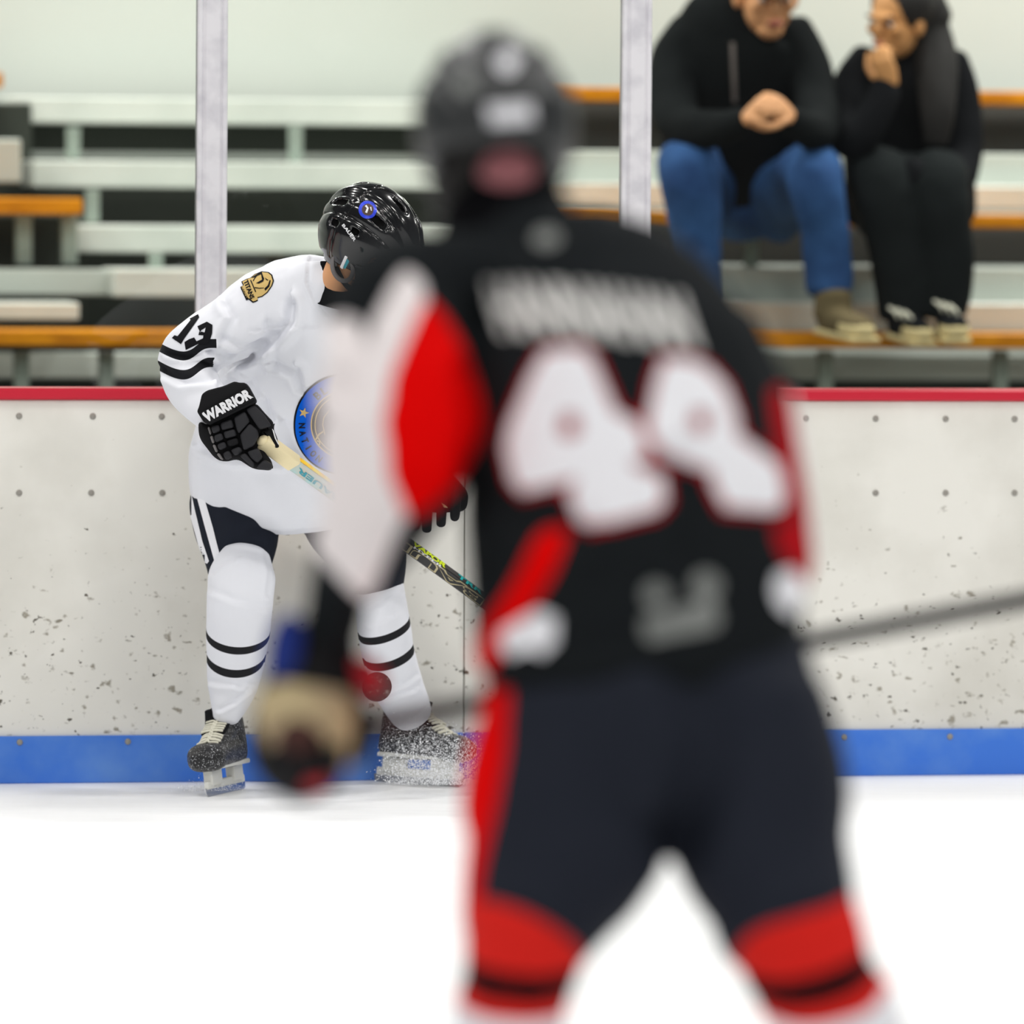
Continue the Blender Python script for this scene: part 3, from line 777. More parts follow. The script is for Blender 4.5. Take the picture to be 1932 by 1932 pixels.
# -- jersey
v, F, n = fuse([limb(D13, torso, seg=40), limb(D13, arm_r, rnd=False), limb(D13, fore_r), limb(D13, arm_l)], .0055, 4)
F_LINES = [([(428, 742), (415, 700), (430, 688), (470, 672), (515, 640), (545, 605), (548, 575)], 13, .010),
           ([(398, 668), (440, 676), (470, 680)], 8, .006), ([(420, 640), (455, 655), (500, 655)], 9, .004),
           ([(425, 575), (440, 600), (420, 640)], 10, .004),
           ([(520, 690), (556, 705), (566, 730), (560, 700)], 9, .006),
           ([(535, 800), (560, 850), (600, 900)], 10, .007), ([(500, 760), (535, 830), (575, 885)], 9, .005), ([(470, 720), (500, 775)], 10, .005),
           ([(505, 610), (520, 660), (512, 690)], 8, .003), ([(585, 490), (580, 530), (598, 575), (615, 592)], 4, .0022), ([(378, 842), (420, 862), (480, 868), (530, 872)], 8, .005),
           ([(318, 668), (350, 676), (400, 664)], 6, .005), ([(305, 700), (345, 720), (395, 715)], 10, .006),
           ([(470, 625), (530, 618), (600, 616)], 3, .0015), ([(508, 632), (508, 668)], 3, .0012)]
v = folds(v, n, [(a, b * .9, c * 2.3) for a, b, c in F_LINES])
v = wrinkle(v, n, .0055, 7.0, (1, 1, 1), 3.0)
v = wrinkle(v, n, .0011, 26.0, (1, 1, .6), 9.0)
x, y, d = project(v)
s = y - 20 * np.cos(np.clip((x - 352) / 56, -1, 1) * PI / 2) + 14 * np.exp(-((x - 385) / 22.0) ** 2)
msk = ((x < 406 - (y - 660) * .12) & (y > 600) & (y < 735)).astype(float)
jersey = mk('jersey', (v, F), M['jersey_white'], p13, attrs={'s': s, 'm': msk})
jt = bvh(v, F)
z1 = lambda pts: zp(pts, 2.972, 270, 330)
decal('sleeve_number', jt, loops_edges([z1([(310, 783), (316, 800), (228, 925), (214, 950), (163, 915), (178, 900), (195, 905), (268, 815), (262, 808)]),
      z1([(305, 850), (358, 824), (390, 842), (388, 890), (372, 940), (345, 952), (310, 948), (240, 982), (233, 938), (258, 922), (287, 912), (300, 933), (336, 917), (338, 900), (311, 898), (316, 878), (345, 884), (352, 856), (326, 872), (322, 886)])]),
      M['print_black'], jersey, 3, label='black number 13 on the sleeve')
# round crest
CC = (650, 800)
ann = lambda r0, r1: loops_edges([circle_pts(*CC, r0, n=72), circle_pts(*CC, r1, n=72)])
decal('crest_edge', jt, loops_edges([circle_pts(*CC, 96, n=72)]), M['print_black'], jersey, 6, .0015, 'black crest backing')
decal('crest_ring', jt, ann(92.5, 64), M['crest_blue'], jersey, 5, .0028, 'blue lettered crest ring')
decal('crest_line', jt, ann(64, 61.5) + ann(56.5, 54.5), M['gold'], jersey, 5, .0032, 'thin gold crest rings')
decal('crest_centre', jt, loops_edges([circle_pts(*CC, 54, n=60)]), M['crest_grey'], jersey, 6, .0026, 'dark grey crest centre')
decal('crest_line', jt, loops_edges([thick_line([(622, 772), (611, 786), (609, 800), (613, 818)], 2.2), thick_line([(611, 812), (602, 818), (596, 828)], 3), thick_line([(598, 830), (603, 832), (603, 838)], 2.5)]), M['gold'], jersey, 4, .0036, 'pale stitched lines')
def ring_text(word, a0, da, r, up_out, hgt, wid):
    E = []
    for i, ch in enumerate(word):
        a = a0 + da * i; q = (CC[0] + r * math.cos(a), CC[1] + r * math.sin(a)); sg = 1 if up_out else -1
        ux = (-math.sin(a) * sg, math.cos(a) * sg); up = (math.cos(a) * sg, math.sin(a) * sg); ww = wid * (.32 if ch == 'I' else 1)
        o = (q[0] - ux[0] * ww / 2 - up[0] * hgt / 2, q[1] - ux[1] * ww / 2 - up[1] * hgt / 2)
        E += text_on(ch, o, (ux[0] * ww, ux[1] * ww), (up[0] * hgt, up[1] * hgt), .03)
    return E
decal('crest_lettering', jt, ring_text('BL', -2.31, .21, 75, True, 15, 11), M['print_black'], jersey, 3, .0042, 'black upper crest letters')
decal('crest_lettering', jt, ring_text('NATION', PI - .02, -.182, 80, False, 12.5, 9.5), M['print_black'], jersey, 3, .0042, 'black lower crest letters')
star = [(574 + (10 if i % 2 == 0 else 4) * math.sin(PI * i / 5 + .3), 777 - (10 if i % 2 == 0 else 4) * math.cos(PI * i / 5 + .3)) for i in range(10)]
decal('crest_star', jt, loops_edges([star]), M['gold'], jersey, 3, .0044, 'gold star')
# shoulder patch
z2 = lambda pts: zp(pts, 16.1, 430, 490)
pat = [(690, 570), (820, 460), (1030, 375), (1240, 400), (1340, 480), (1390, 650), (1340, 800), (1200, 1000), (1040, 1120), (900, 1160), (910, 1240), (850, 1270), (760, 1300), (640, 1200), (570, 1230), (400, 850), (480, 790), (430, 680), (600, 590)]
pc = (920, 800); grow = lambda k: z2([(pc[0] + (a - pc[0]) * k, pc[1] + (b - pc[1]) * k) for a, b in pat])
decal('shoulder_patch', jt, loops_edges([grow(1.03)]), M['print_black'], jersey, 3, .0015, 'black edge of the shoulder patch')
decal('shoulder_patch', jt, loops_edges([grow(.95)]), M['gold'], jersey, 3, .0026, 'gold shoulder patch')
decal('patch_print', jt, loops_edges([z2([(720, 570), (960, 425), (1045, 395), (1070, 500), (1112, 600), (1080, 685), (960, 745), (860, 735), (940, 690), (1050, 625), (1035, 560), (1025, 470), (900, 520), (830, 610), (790, 680), (770, 660), (830, 570)]),
      z2([(1275, 635), (1310, 650), (1260, 830), (1140, 960), (1115, 890), (1220, 790)]), z2([(1130, 560), (1200, 620), (1240, 630), (1220, 660), (1160, 630)]),
      z2([(820, 850), (960, 870), (1100, 860), (1100, 880), (960, 895), (830, 880)]),
      z2([(690, 650), (720, 640), (870, 990), (840, 1000)]), z2([(400, 850), (450, 820), (640, 1215), (580, 1225)])]), M['print_black'], jersey, 3, .0036, 'black print on the patch')
decal('patch_lettering', jt, text_on('TITANS', zp([(490, 690)], 16.1, 430, 490)[0], (12.5, 33.5), (8.2, -4.2), .04), M['print_black'], jersey, 2.5, .0038, 'black patch lettering')
decal('patch_lettering', jt, text_on('HOCKEY', zp([(425, 858)], 16.1, 430, 490)[0], (10, 20.5), (3.2, -1.7), .02), M['gold'], jersey, 2.5, .0046, 'gold patch lettering')
# black neck guard between collar and face
mk('neck_guard', limb(D13, [(650, 578, -.385, 62, .09), (657, 540, -.392, 62, .075), (662, 500, -.39, 58, .055)], rnd=False), M['black_cloth'], p13, label='black neck guard')
# -- shorts
v, F, n = fuse([limb(D13, leg_r, seg=32), limb(D13, leg_l, seg=32), limb(D13, [(560, 860, .06, 165, .15), (560, 910, .08, 172, .155), (562, 945, .1, 140, .13)])], .006, 3)
v = folds(v, n, [([(505, 905), (530, 935), (545, 985)], 12, .012), ([(515, 900), (560, 950), (600, 1010)], 9, .006), ([(430, 900), (400, 960), (410, 1030)], 18, .006), ([(520, 985), (470, 1000), (430, 1040)], 14, .006)])
v = wrinkle(v, n, .003, 9.0, seed=2.0)
shorts = mk('shorts', (v, F), M['pants_black'], p13)
stt = bvh(v, F)
z3 = lambda pts: zp(pts, 2.972, 270, 860)
decal('side_stripe', stt, loops_edges([z3([(222, 118), (250, 100), (292, 300), (335, 480), (372, 590), (350, 618), (312, 500), (262, 320)])]), M['print_white'], shorts, 5, .0015, 'white outer side stripe')
decal('side_stripe', stt, loops_edges([z3([(275, 92), (312, 72), (342, 230), (392, 400), (432, 560), (400, 585), (348, 400), (308, 250)])]), M['print_white'], shorts, 5, .0015, 'white inner side stripe')
# -- socks
def sock13(st_, cx, hw, slope, sag, bands, lines, seed):
    v, F, n = fuse([limb(D13, st_, seg=32)], .004, 4)
    v = folds(v, n, lines); v = wrinkle(v, n, .0014, 16, seed=seed)
    x, y, d = project(v)
    ctr = np.interp(y, [q[1] for q in st_], [q[0] for q in st_]); hwv = np.interp(y, [q[1] for q in st_], [q[3] for q in st_])
    ax = np.interp(y, [q[1] for q in st_], [D13 + q[2] for q in st_])
    q = np.clip((x - ctr) / hwv, -1, 1)
    s = y + slope * (x - ctr) - sag * np.sqrt(1 - q * q) * np.sign(ax - d)
    return mk('sock', (v, F), stripe_mat('sock_white', WHITE, (0.013, 0.013, 0.015), bands), p13, attrs={'s': s}, label='white sock with two black bands')
sock13(sock_r, 446, 56, -.05, 32, [(1189, 1203), (1232, 1247)],
       [([(395, 1110), (440, 1130), (512, 1150)], 7, .004), ([(400, 1080), (420, 1062), (440, 1055)], 6, .004), ([(505, 1045), (512, 1080), (508, 1120)], 7, .004),
        ([(392, 1285), (425, 1290), (480, 1290)], 6, .005), ([(415, 1338), (440, 1325), (465, 1305)], 5, .005), ([(450, 1295), (470, 1300)], 5, .004)], 1.0)
sock13(sock_l, 730, 50, .30, 20, [(1178, 1192), (1227, 1242)],
       [([(680, 1150), (720, 1135), (760, 1110)], 6, .004), ([(735, 1298), (765, 1290), (788, 1272)], 5, .004), ([(730, 1318), (755, 1308), (780, 1300)], 5, .005), ([(700, 1175), (740, 1160)], 6, .003)], 5.0)
# -- skates
def ground(px, py):
    dr = (P(px, py, 1.0) - CAM); t = -CAM.z / dr.z; return CAM + dr * t
sk = skate(p13, ground(426, 1496), (-.30, -.95, 0), -.12, M['boot'], top=.4, label='black skate with white laces pointing at the camera')
sk2 = skate(p13, ground(790, 1480), (.80, -.60, 0), .10, M['boot_snow'], top=.4, label='snow speckled black skate turned to the right')
# -- helmet
h13, ht = helmet(p13, HC + H_U.normalized() * .012 - H_F.normalized() * .004, H_F, H_U, M['shell'], 1.0, ridge=1.7)
SCN = (694, 396)
decal('sticker', ht, loops_edges([circle_pts(*SCN, 17, n=36), circle_pts(*SCN, 11, n=36)]), M['sticker_blue'], h13, 3, .0015, 'blue sticker ring')
decal('sticker', ht, loops_edges([circle_pts(*SCN, 11, n=36)]), M['crest_grey'], h13, 3, .0015, 'grey sticker centre')
decal('sticker_print', ht, loops_edges([thick_line([(690, 389), (694, 394), (691, 402)], 3.5), thick_line([(699, 392), (701, 398)], 2)]), M['sticker_white'], h13, 2, .003, 'white sticker mark')
decal('lettering', ht, text_on('BAUER', (645, 425.5), (23.5, 30.5), (4.6, -3.4), .03), M['sticker_white'], h13, 2.5, .0015, 'white maker lettering')
mk('chin_clip', slab([(641, 504), (651, 482), (656, 485), (646, 508)], D13 - .62, .006, .0015), M['sticker_white'], h13, label='white cage clip')
mk('chin_clip', slab([(647, 505), (655, 488), (659, 493), (651, 508)], D13 - .62, .008, .0015), M['teal'], h13, label='blue cage clip')
f_, r_, u_ = frame(H_F, H_U); hw_ = lambda a, b, c: HC + f_ * a + r_ * b + u_ * c
mk('ear_guard', tube([hw_(.005 + .036 * math.cos(t), .105, -.045 + .036 * math.sin(t)) for t in np.linspace(0, 2 * PI, 15)], .006, 8, 2), M['glove_grey'], h13, label='clear grey ear guard')
mk('chin_strap', tube([hw_(-.02, .098, -.06), hw_(.015, .085, -.10), hw_(.06, .04, -.125), hw_(.07, 0, -.13), hw_(.06, -.04, -.125), hw_(.015, -.085, -.1), hw_(-.02, -.098, -.06)], .007, 8, 3, .35), M['glove_black'], h13, label='black chin strap')
cg = []
for zz, rr in ((.02, .150), (-.02, .158), (-.06, .16), (-.10, .152), (-.135, .13)):
    cg.append(tube([hw_(rr * math.cos(t) + .0, rr * .74 * math.sin(t), zz) for t in np.linspace(-1.25, 1.25, 11)], .0022, 6, 1))
for t in (-.75, -.45, -.15, .15, .45, .75):
    cg.append(tube([hw_(r2 * math.cos(t), r2 * .74 * math.sin(t), z2_) for z2_, r2 in ((.02, .150), (-.04, .160), (-.09, .155), (-.135, .13))], .0022, 6, 2))
mk('face_cage', join(cg), M['cage'], h13, label='black wire face cage')

# -- top glove with lettering
z4 = lambda pts: zp(pts, 9.66, 360, 700)
DG = D13 - .565
gl = mk('glove', slab(z4([(140, 680), (330, 960), (330, 1000), (140, 900), (130, 1060), (160, 1240), (300, 1420), (440, 1600), (600, 1660), (850, 1600), (1140, 1790), (1480, 1815), (1490, 1690), (1300, 1400), (1240, 1180), (1330, 1120), (1620, 1430), (1560, 1200), (1480, 1030), (1520, 950), (1350, 780), (1185, 580)]), DG + .03, .075, .012, 3), M['glove_black'], p13, label='black padded glove gripping the taped stick end')
mk('cuff', slab(z4([(110, 740), (150, 640), (200, 420), (300, 350), (600, 272), (800, 185), (870, 212), (990, 212), (1050, 285), (1190, 545), (1150, 600), (330, 985), (230, 930)]), DG + .015, .11, .0055, 3), M['glove_black'], gl)
band = slab(z4([(185, 760), (1040, 300), (1150, 520), (300, 980)]), DG - .042, .016, .005, 2)
bd = mk('cuff_roll', band, M['glove_black'], gl, label='black lettered cuff roll')
bt = bvh(*band)
decal('lettering', bt, text_on('WARRIOR', (389.5, 798), (88, -47.5), (-9.4, -18.2), .06), M['sticker_white'], gl, 3, .0018, 'white block lettering on the cuff')
pads = [[(360, 1010), (510, 970), (545, 1090), (400, 1150)], [(415, 1175), (560, 1120), (605, 1245), (450, 1310)], [(470, 1340), (615, 1280), (665, 1390), (520, 1450)], [(575, 1500), (690, 1440), (770, 1560), (640, 1630)],
        [(530, 950), (745, 870), (790, 1030), (560, 1085)], [(585, 1110), (800, 1050), (845, 1180), (625, 1240)], [(640, 1275), (850, 1210), (885, 1330), (690, 1385)], [(715, 1440), (890, 1370), (960, 1460), (800, 1550)],
        [(780, 850), (985, 730), (1080, 920), (870, 1150), (830, 1050)], [(890, 1165), (1070, 950), (1215, 1070), (1240, 1190), (1140, 1370), (960, 1450)], [(1000, 700), (1150, 620), (1330, 790), (1470, 1000), (1250, 1070)],
        [(1020, 1470), (1230, 1400), (1310, 1580), (1220, 1680), (1100, 1600)], [(1250, 1690), (1340, 1610), (1480, 1690), (1470, 1800), (1300, 1800), (1180, 1770)], [(880, 1540), (990, 1490), (1170, 1690), (1130, 1770)]]
for i, q in enumerate(pads):
    mk('pad', slab(z4(q), DG - .018 - (.006 if i > 7 else 0), .03, .006, 2), M['glove_panel' if i != 6 else 'glove_black'], gl)
for q in ([(300, 1020), (345, 1010), (385, 1150), (350, 1170)], [(345, 1190), (395, 1170), (440, 1300), (395, 1330)], [(390, 1345), (445, 1335), (500, 1470), (455, 1490)], [(465, 1510), (520, 1490), (600, 1620), (550, 1620)]):
    mk('finger_seam', slab(z4(q), DG - .012, .02, .003, 1), M['glove_grey'], gl, label='grey strip on the glove')
mk('thumb', slab(z4([(1230, 1090), (1330, 1060), (1480, 1050), (1560, 1200), (1625, 1430), (1480, 1400), (1360, 1290)]), DG + .01, .05, .012, 3), M['glove_black'], gl)
mk('thumb_trim', slab(z4([(1480, 1050), (1510, 1080), (1560, 1240), (1612, 1350), (1590, 1340), (1530, 1230)]), DG - .016, .006, .001, 1), M['sticker_white'], gl, label='white thumb trim')
# -- lower glove, half hidden by the near player
gl2 = mk('glove', slab([(790, 905), (850, 890), (885, 930), (880, 965), (820, 968), (782, 960), (775, 930)], D13 - .29, .085, .018, 3), M['glove_black'], p13, label='black glove showing its finger ends above the stick shaft')
for i, (fx, fy, r) in enumerate(((783, 994, 10), (805, 999, 10), (832, 988, 10), (858, 975, 10))):
    mk('finger', limb(D13, [(fx + 3, 925, -.33, r, .016), (fx + 1, 960, -.35, r, .016), (fx, fy, -.335, r * .9, .015)], seg=12), M['glove_black'], gl2)
mk('thumb', limb(D13, [(800, 925, -.34, 11, .016), (785, 945, -.37, 11, .016), (770, 958, -.38, 9, .014)], seg=12), M['glove_black'], gl2)
for a, b in ((812, 962), (840, 955)):
    mk('finger_trim', slab([(a - 8, b - 7), (a, b - 2), (a + 5, b + 3), (a - 3, b + 2)], D13 - .37, .006, .001, 1), M['tan'], gl2, label='tan finger trim')

# ------------------------------------------------------------------ his stick (held, a thing of its own)
q0 = P(494, 830, DG - .012); q1 = ground(1352, 1470); q1.z = .03
ax13 = (q1 - q0).normalized()
up13 = (CU * .815 + CR * .58)
nr13 = (-CF * .86 - up13 * .5).normalized()
stick = empty('hockey_stick', Vector((q1.x, q1.y, 0)), 'black hockey stick with pale taped grip held by the white jersey player', 'stick')
at13 = lambda t: q0 + (q1 - q0) * t
shaft, a_, sd_, nn_ = stick_shaft(at13(.03), q1, .035, .022, nr13)
sh = mk('shaft', shaft, M['stick_black'], stick, smooth=False)
gv, *_ = stick_shaft(at13(.002), at13(.068), .043, .030, nr13)
mk('grip_tape', gv, M['stick_tape'], stick, label='pale taped grip')
mk('grip_knob', ellipsoid(at13(.002), a_ * .012, sd_ * .018, nn_ * .014, 16, 10), M['stick_tape'], stick, label='taped knob at the butt end')
gs, *_ = stick_shaft(at13(.0655), at13(.185), .0385, .0255, nr13)
stk = mk('sticker', gs, M['stick_sticker'], stick, label='silver maker sticker')
sticktree = bvh(*gs); shtree = bvh(*shaft)
def along(t, off):
    "photo pixel on the shaft at fraction t, off pixels to the upper right"
    a, b, _ = project([at13(t)]); a, b = a[0], b[0]; c, d_, _ = project([at13(min(t + .01, 1.2))])
    dx, dy = c[0] - a, d_[0] - b; n_ = math.hypot(dx, dy)
    return a + dy / n_ * off, b - dx / n_ * off, dx / n_, dy / n_
def shaft_word(word, t0, t1, off0, hgt, mat, tree, flip, label, bold=.03, lift=.0012, parent=sh):
    "word printed along the shaft; flip = upside down"
    a = along(t0, off0); b = along(t1, off0); up = (a[3], -a[2])
    if flip: o, ux, vy = (b[0] + up[0] * hgt, b[1] + up[1] * hgt), (a[0] - b[0], a[1] - b[1]), (-up[0] * hgt, -up[1] * hgt)
    else: o, ux, vy = (a[0], a[1]), (b[0] - a[0], b[1] - a[1]), (up[0] * hgt, up[1] * hgt)
    decal('lettering', tree, text_on(word, o, ux, vy, bold), mat, parent, 3, lift, label)
decal('sticker_stripe', sticktree, loops_edges([[along(.070, 9)[:2], along(.184, 9)[:2], along(.184, 15)[:2], along(.070, 15)[:2]]]), M['holo'], stk, 3, .001, 'yellow sticker stripe')
shaft_word('BAUER', .078, .165, -10, 10, M['teal'], sticktree, True, 'teal maker lettering', .03, .0012, stk)
shaft_word('BAUER', .222, .475, -12, 16, M['outline_tan'], shtree, True, 'pale outline lettering', .05, .001)
shaft_word('BAUER', .2245, .4725, -10.4, 12.8, M['stick_black'], shtree, True, 'black lettering fill', .012, .0019)
shaft_word('VAPOR', .312, .385, 5.5, 7.5, M['lime'], shtree, False, 'lime lettering', .05)
shaft_word('HYPER', .318, .38, 2.5, 3.5, M['sticker_white'], shtree, False, 'white lettering', .03)
shaft_word('TRR', .41, .465, 6, 6, M['teal_bright'], shtree, False, 'teal lettering', .03)
bl_dir = Vector((ax13.x, ax13.y * .2, 0)).normalized()
mk('stick_blade', loft3([(*(q1 + Vector((0, 0, .005))), .012, .02), (*(q1 + bl_dir * .08 + Vector((0, 0, .003))), .006, .032), (*(q1 + bl_dir * .2 + Vector((0, -.01, .002))), .005, .034), (*(q1 + bl_dir * .3 + Vector((0, -.03, .004))), .004, .026)], seg=16, V0=Vector((0, 0, 1)), e=3), M['stick_black'], stick, label='black taped blade')

# ------------------------------------------------------------------ puck in the air
pk = P(711, 1296, D13 - .3)
pa, pb, pcx = frame(cdir(.12, .10, 1), CU)
rows = [(*(pk + pa * (-.0127)), .037, .037), (*(pk + pa * (-.0115)), .0381, .0381), (*(pk + pa * .0115), .0381, .0381), (*(pk + pa * .0127), .037, .037)]
puck = mk('puck', loft3(rows, seg=40, sub=1, V0=CU, rnd=False), M['puck'], smooth=False)
meta(puck, 'black rubber puck flying in the air beside the white sock', 'puck')
# ------------------------------------------------------------------ snow thrown up by the blades
rng = np.random.default_rng(5)
def chips(n, gen, name, label):
    V, F = [], []
    for i in range(n):
        p, r = gen(); a = rng.normal(size=(4, 3)); a /= np.linalg.norm(a, axis=1, keepdims=True)
        k = len(V); V += [p + Vector(q) * r for q in a]; F += [(k, k + 1, k + 2), (k, k + 2, k + 3), (k, k + 3, k + 1), (k + 1, k + 3, k + 2)]
    o = mk(name, (V, F), M['snow'], smooth=False); meta(o, label, 'snow', kind='stuff')
def gen_r():
    t = rng.random(); px = 745 + 170 * t + rng.normal() * 22; h = abs(rng.normal()) * (50 - 12 * t)
    return P(px, 1482 - h - 4 * rng.random(), D13 + .02 + rng.normal() * .07), .0008 + .0021 * rng.random() ** 2
chips(11000, gen_r, 'snow_spray', 'white snow spray thrown up around the right hand skate')
def gen_l():
    return P(395 + rng.normal() * 26, 1492 - abs(rng.normal()) * 10, D13 - .05 + rng.normal() * .05), .0008 + .0018 * rng.random() ** 2
chips(900, gen_l, 'snow_spray', 'loose snow under the skate that points at the camera')

# ================================================================== near player seen from behind (far out of focus)
D44 = 11.0
g = P(1240, 2380, D44); g.z = 0
p44 = empty('hockey_player', g, 'blurred hockey player in black and red jersey number 44 seen from behind', 'person')
H4 = P(934, 240, D44 + .27); F4, U4 = cdir(.06, -.16, -1), cdir(-.02, 1, .04)
torso4 = [(1205, 1232, .0, 312, .19), (1203, 1100, .0, 318, .192), (1195, 980, .03, 318, .2), (1178, 850, .06, 306, .2), (1150, 720, .10, 296, .19), (1122, 610, .16, 258, .17),
          (1106, 552, .20, 206, .15), (1082, 505, .23, 138, .12), (1055, 478, .25, 84, .09)]
yoke4 = [(1130, 580, .18, 76, .13), (980, 535, .19, 82, .13), (850, 520, .14, 82, .11), (765, 540, .10, 78, .10)]
neck4 = [(1000, 530, .21, 130, .12), (980, 470, .24, 126, .11), (962, 425, .26, 122, .10)]
arm4l = [(850, 530, .14, 90, .1), (750, 565, .08, 122, .12), (748, 680, .03, 136, .13), (745, 790, -.02, 147, .13), (735, 890, -.05, 138, .125), (702, 990, -.06, 103, .1), (680, 1060, -.05, 66, .08), (682, 1105, -.04, 34, .05)]
fore4l = [(672, 960, -.02, 66, .07), (645, 1070, .03, 60, .065), (630, 1160, .06, 56, .06), (615, 1225, .08, 54, .055)]
arm4r = [(1360, 640, .12, 84, .1), (1425, 760, .16, 74, .1), (1455, 880, .2, 68, .09), (1475, 980, .25, 58, .08), (1485, 1070, .36, 46, .065), (1440, 1160, .50, 40, .05)]
hip4 = [(1212, 1185, .0, 255, .14), (1224, 1255, .0, 308, .172), (1226, 1340, .0, 316, .192), (1238, 1430, .0, 320, .185)]
leg4l = [(1090, 1345, .0, 182, .175), (1071, 1480, -.02, 196, .165), (1060, 1595, -.04, 189, .15), (1022, 1690, -.06, 155, .14), (1000, 1748, -.08, 132, .135)]
leg4r = [(1392, 1345, .0, 174, .175), (1421, 1480, -.02, 184, .165), (1438, 1595, -.04, 171, .15), (1475, 1690, -.06, 146, .14), (1487, 1748, -.08, 138, .135)]
sock4l = [(998, 1725, -.08, 124, .12), (990, 1790, -.08, 116, .115), (975, 1860, -.06, 104, .105), (957, 1935, -.03, 106, .10), (948, 2030, .0, 92, .085), (945, 2110, .02, 72, .07), (945, 2175, .03, 60, .06)]
sock4r = [(1488, 1725, -.08, 130, .12), (1512, 1790, -.08, 126, .115), (1540, 1860, -.06, 116, .105), (1588, 1935, -.03, 118, .10), (1640, 2030, .0, 96, .085), (1690, 2110, .02, 76, .07), (1715, 2175, .03, 62, .06)]
body = [limb(D44, s_, k) for s_, k in ((torso4, .72), (arm4l[:-1], .6), (fore4l, .68), (arm4r, .68), (hip4, .7), (leg4l, .66), (leg4r, .66), (sock4l, .66), (sock4r, .66))]
body.append(limb(D44, yoke4, .6)); body.append(limb(D44, [(1010, 545, .22, 76, .06), (970, 470, .26, 72, .06), (960, 440, .27, 70, .06), (955, 370, .27, 66, .06), (948, 300, .27, 64, .06)]))
body += head_parts(H4, F4, U4)
v, F, n = fuse(body, .011, 3)
mk('body', (v, F), M['skin_pink'], p44)
face_bits(H4, F4, U4, p44)
# -- jersey with its sewn panels
v, F, n = fuse([limb(D44, torso4, seg=44), limb(D44, yoke4), limb(D44, neck4), limb(D44, arm4l, seg=36), limb(D44, fore4l), limb(D44, arm4r)], .0085, 5)
v = folds(v, n, [([(880, 900), (960, 960), (1090, 990)], 40, .012), ([(905, 1060), (980, 1010), (1080, 1000)], 34, .010), ([(1290, 880), (1310, 960), (1300, 1040)], 40, .016),
                 ([(880, 700), (900, 800), (880, 900)], 26, .012), ([(940, 1215), (1100, 1225), (1260, 1190)], 30, .008), ([(640, 610), (690, 660), (650, 740)], 24, .012), ([(720, 540), (690, 620), (640, 740)], 20, .008)])
v = wrinkle(v, n, .006, 5.0, seed=4)
main_white = [(765, 505), (800, 530), (806, 560), (775, 620), (742, 700), (726, 790), (735, 900), (768, 975), (745, 1010), (712, 1105), (685, 1135), (630, 1080), (560, 1000), (560, 860), (610, 800), (655, 715), (700, 615), (738, 540)]
blob_white = [(590, 620), (645, 592), (688, 610), (684, 660), (645, 735), (612, 790), (560, 780)]
red_inner = [(806, 562), (850, 610), (885, 680), (910, 760), (900, 850), (850, 925), (810, 965), (768, 975), (735, 900), (726, 790), (742, 700), (775, 620)]
hem_red = [(1075, 1000), (1050, 1075), (1000, 1150), (955, 1215), (925, 1270), (870, 1270), (905, 1200), (960, 1110), (1015, 1010), (1040, 990)]
red_v = [(1178, 985), (1290, 980), (1302, 1050), (1285, 1075), (1215, 1090)]
cuff_red = [(830, 985), (862, 985), (905, 1030), (890, 1060), (860, 1050)]
right_red = [(1452, 735), (1478, 725), (1498, 780), (1505, 850), (1524, 940), (1538, 1060), (1530, 1120), (1505, 1090), (1470, 1040), (1455, 990), (1498, 985), (1482, 900), (1462, 820)]
right_white = [(1490, 735), (1600, 735), (1600, 1110), (1540, 1110), (1524, 940), (1508, 850)]
sl = lambda c: np.array([(Vector(q) - P(740, 800, D44)).length < .5 for q in c])
arm_only = lambda x, y, c: (x < 900) & ((c - np.array(P(700, 800, D44 - .03))) @ A_CF < .2)
j44 = panels(v, F, 'jersey', M['black_knit'], p44, [
    ('sleeve_panel', M['red_cloth'], 'red inner sleeve panel', lambda x, y, c: inpoly(x, y, red_inner)),
    ('sleeve_stripe', M['sleeve_white'], 'white outer sleeve stripe', lambda x, y, c: inpoly(x, y, main_white)),
    ('sleeve_stripe', M['sleeve_white'], 'small white shoulder stripe', lambda x, y, c: inpoly(x, y, blob_white)),
    ('hem_stripe', M['red_cloth'], 'red diagonal hem stripe', lambda x, y, c: inpoly(x, y, hem_red)),
    ('hem_panel', M['num_red'], 'red patch under the numbers', lambda x, y, c: inpoly(x, y, red_v) & ((c - A_CAM) @ A_CF < D44)),
    ('side_panel', M['red_cloth'], 'red side piece by the arm', lambda x, y, c: inpoly(x, y, cuff_red)),
    ('sleeve_panel', M['num_red'], 'red strip of the far sleeve', lambda x, y, c: inpoly(x, y, right_red)),
    ('sleeve_stripe', M['sleeve_white'], 'white edge of the far sleeve', lambda x, y, c: inpoly(x, y, right_white))])
jt4 = bvh(v, F)
z5 = lambda pts: zp(pts, 2.76, 860, 480)
def grow_poly(pts, k):
    "outset a polygon by k pixels"
    out = []; n_ = len(pts); area = sum(pts[i][0] * pts[(i + 1) % n_][1] - pts[(i + 1) % n_][0] * pts[i][1] for i in range(n_))
    sg = 1 if area > 0 else -1
    for i in range(n_):
        (ax, ay), (bx, by), (cx, cy) = pts[i - 1], pts[i], pts[(i + 1) % n_]
        d1 = Vector((bx - ax, by - ay)).normalized(); d2 = Vector((cx - bx, cy - by)).normalized()
        m_ = Vector((d1.y + d2.y, -d1.x - d2.x)); m_ = m_ / max(.35, m_.length_squared / 2) if m_.length > .1 else m_
        out.append((bx + m_.x * k * sg, by + m_.y * k * sg))
    return out
four_a = z5([(470, 520), (650, 500), (715, 560), (830, 830), (950, 890), (1000, 1040), (975, 1070), (920, 1080), (950, 1120), (1060, 1160), (1080, 1290), (1040, 1340), (720, 1420), (650, 1380), (600, 1250), (640, 1170), (560, 1190), (360, 1235), (310, 1180), (270, 1010), (290, 900), (400, 640)])
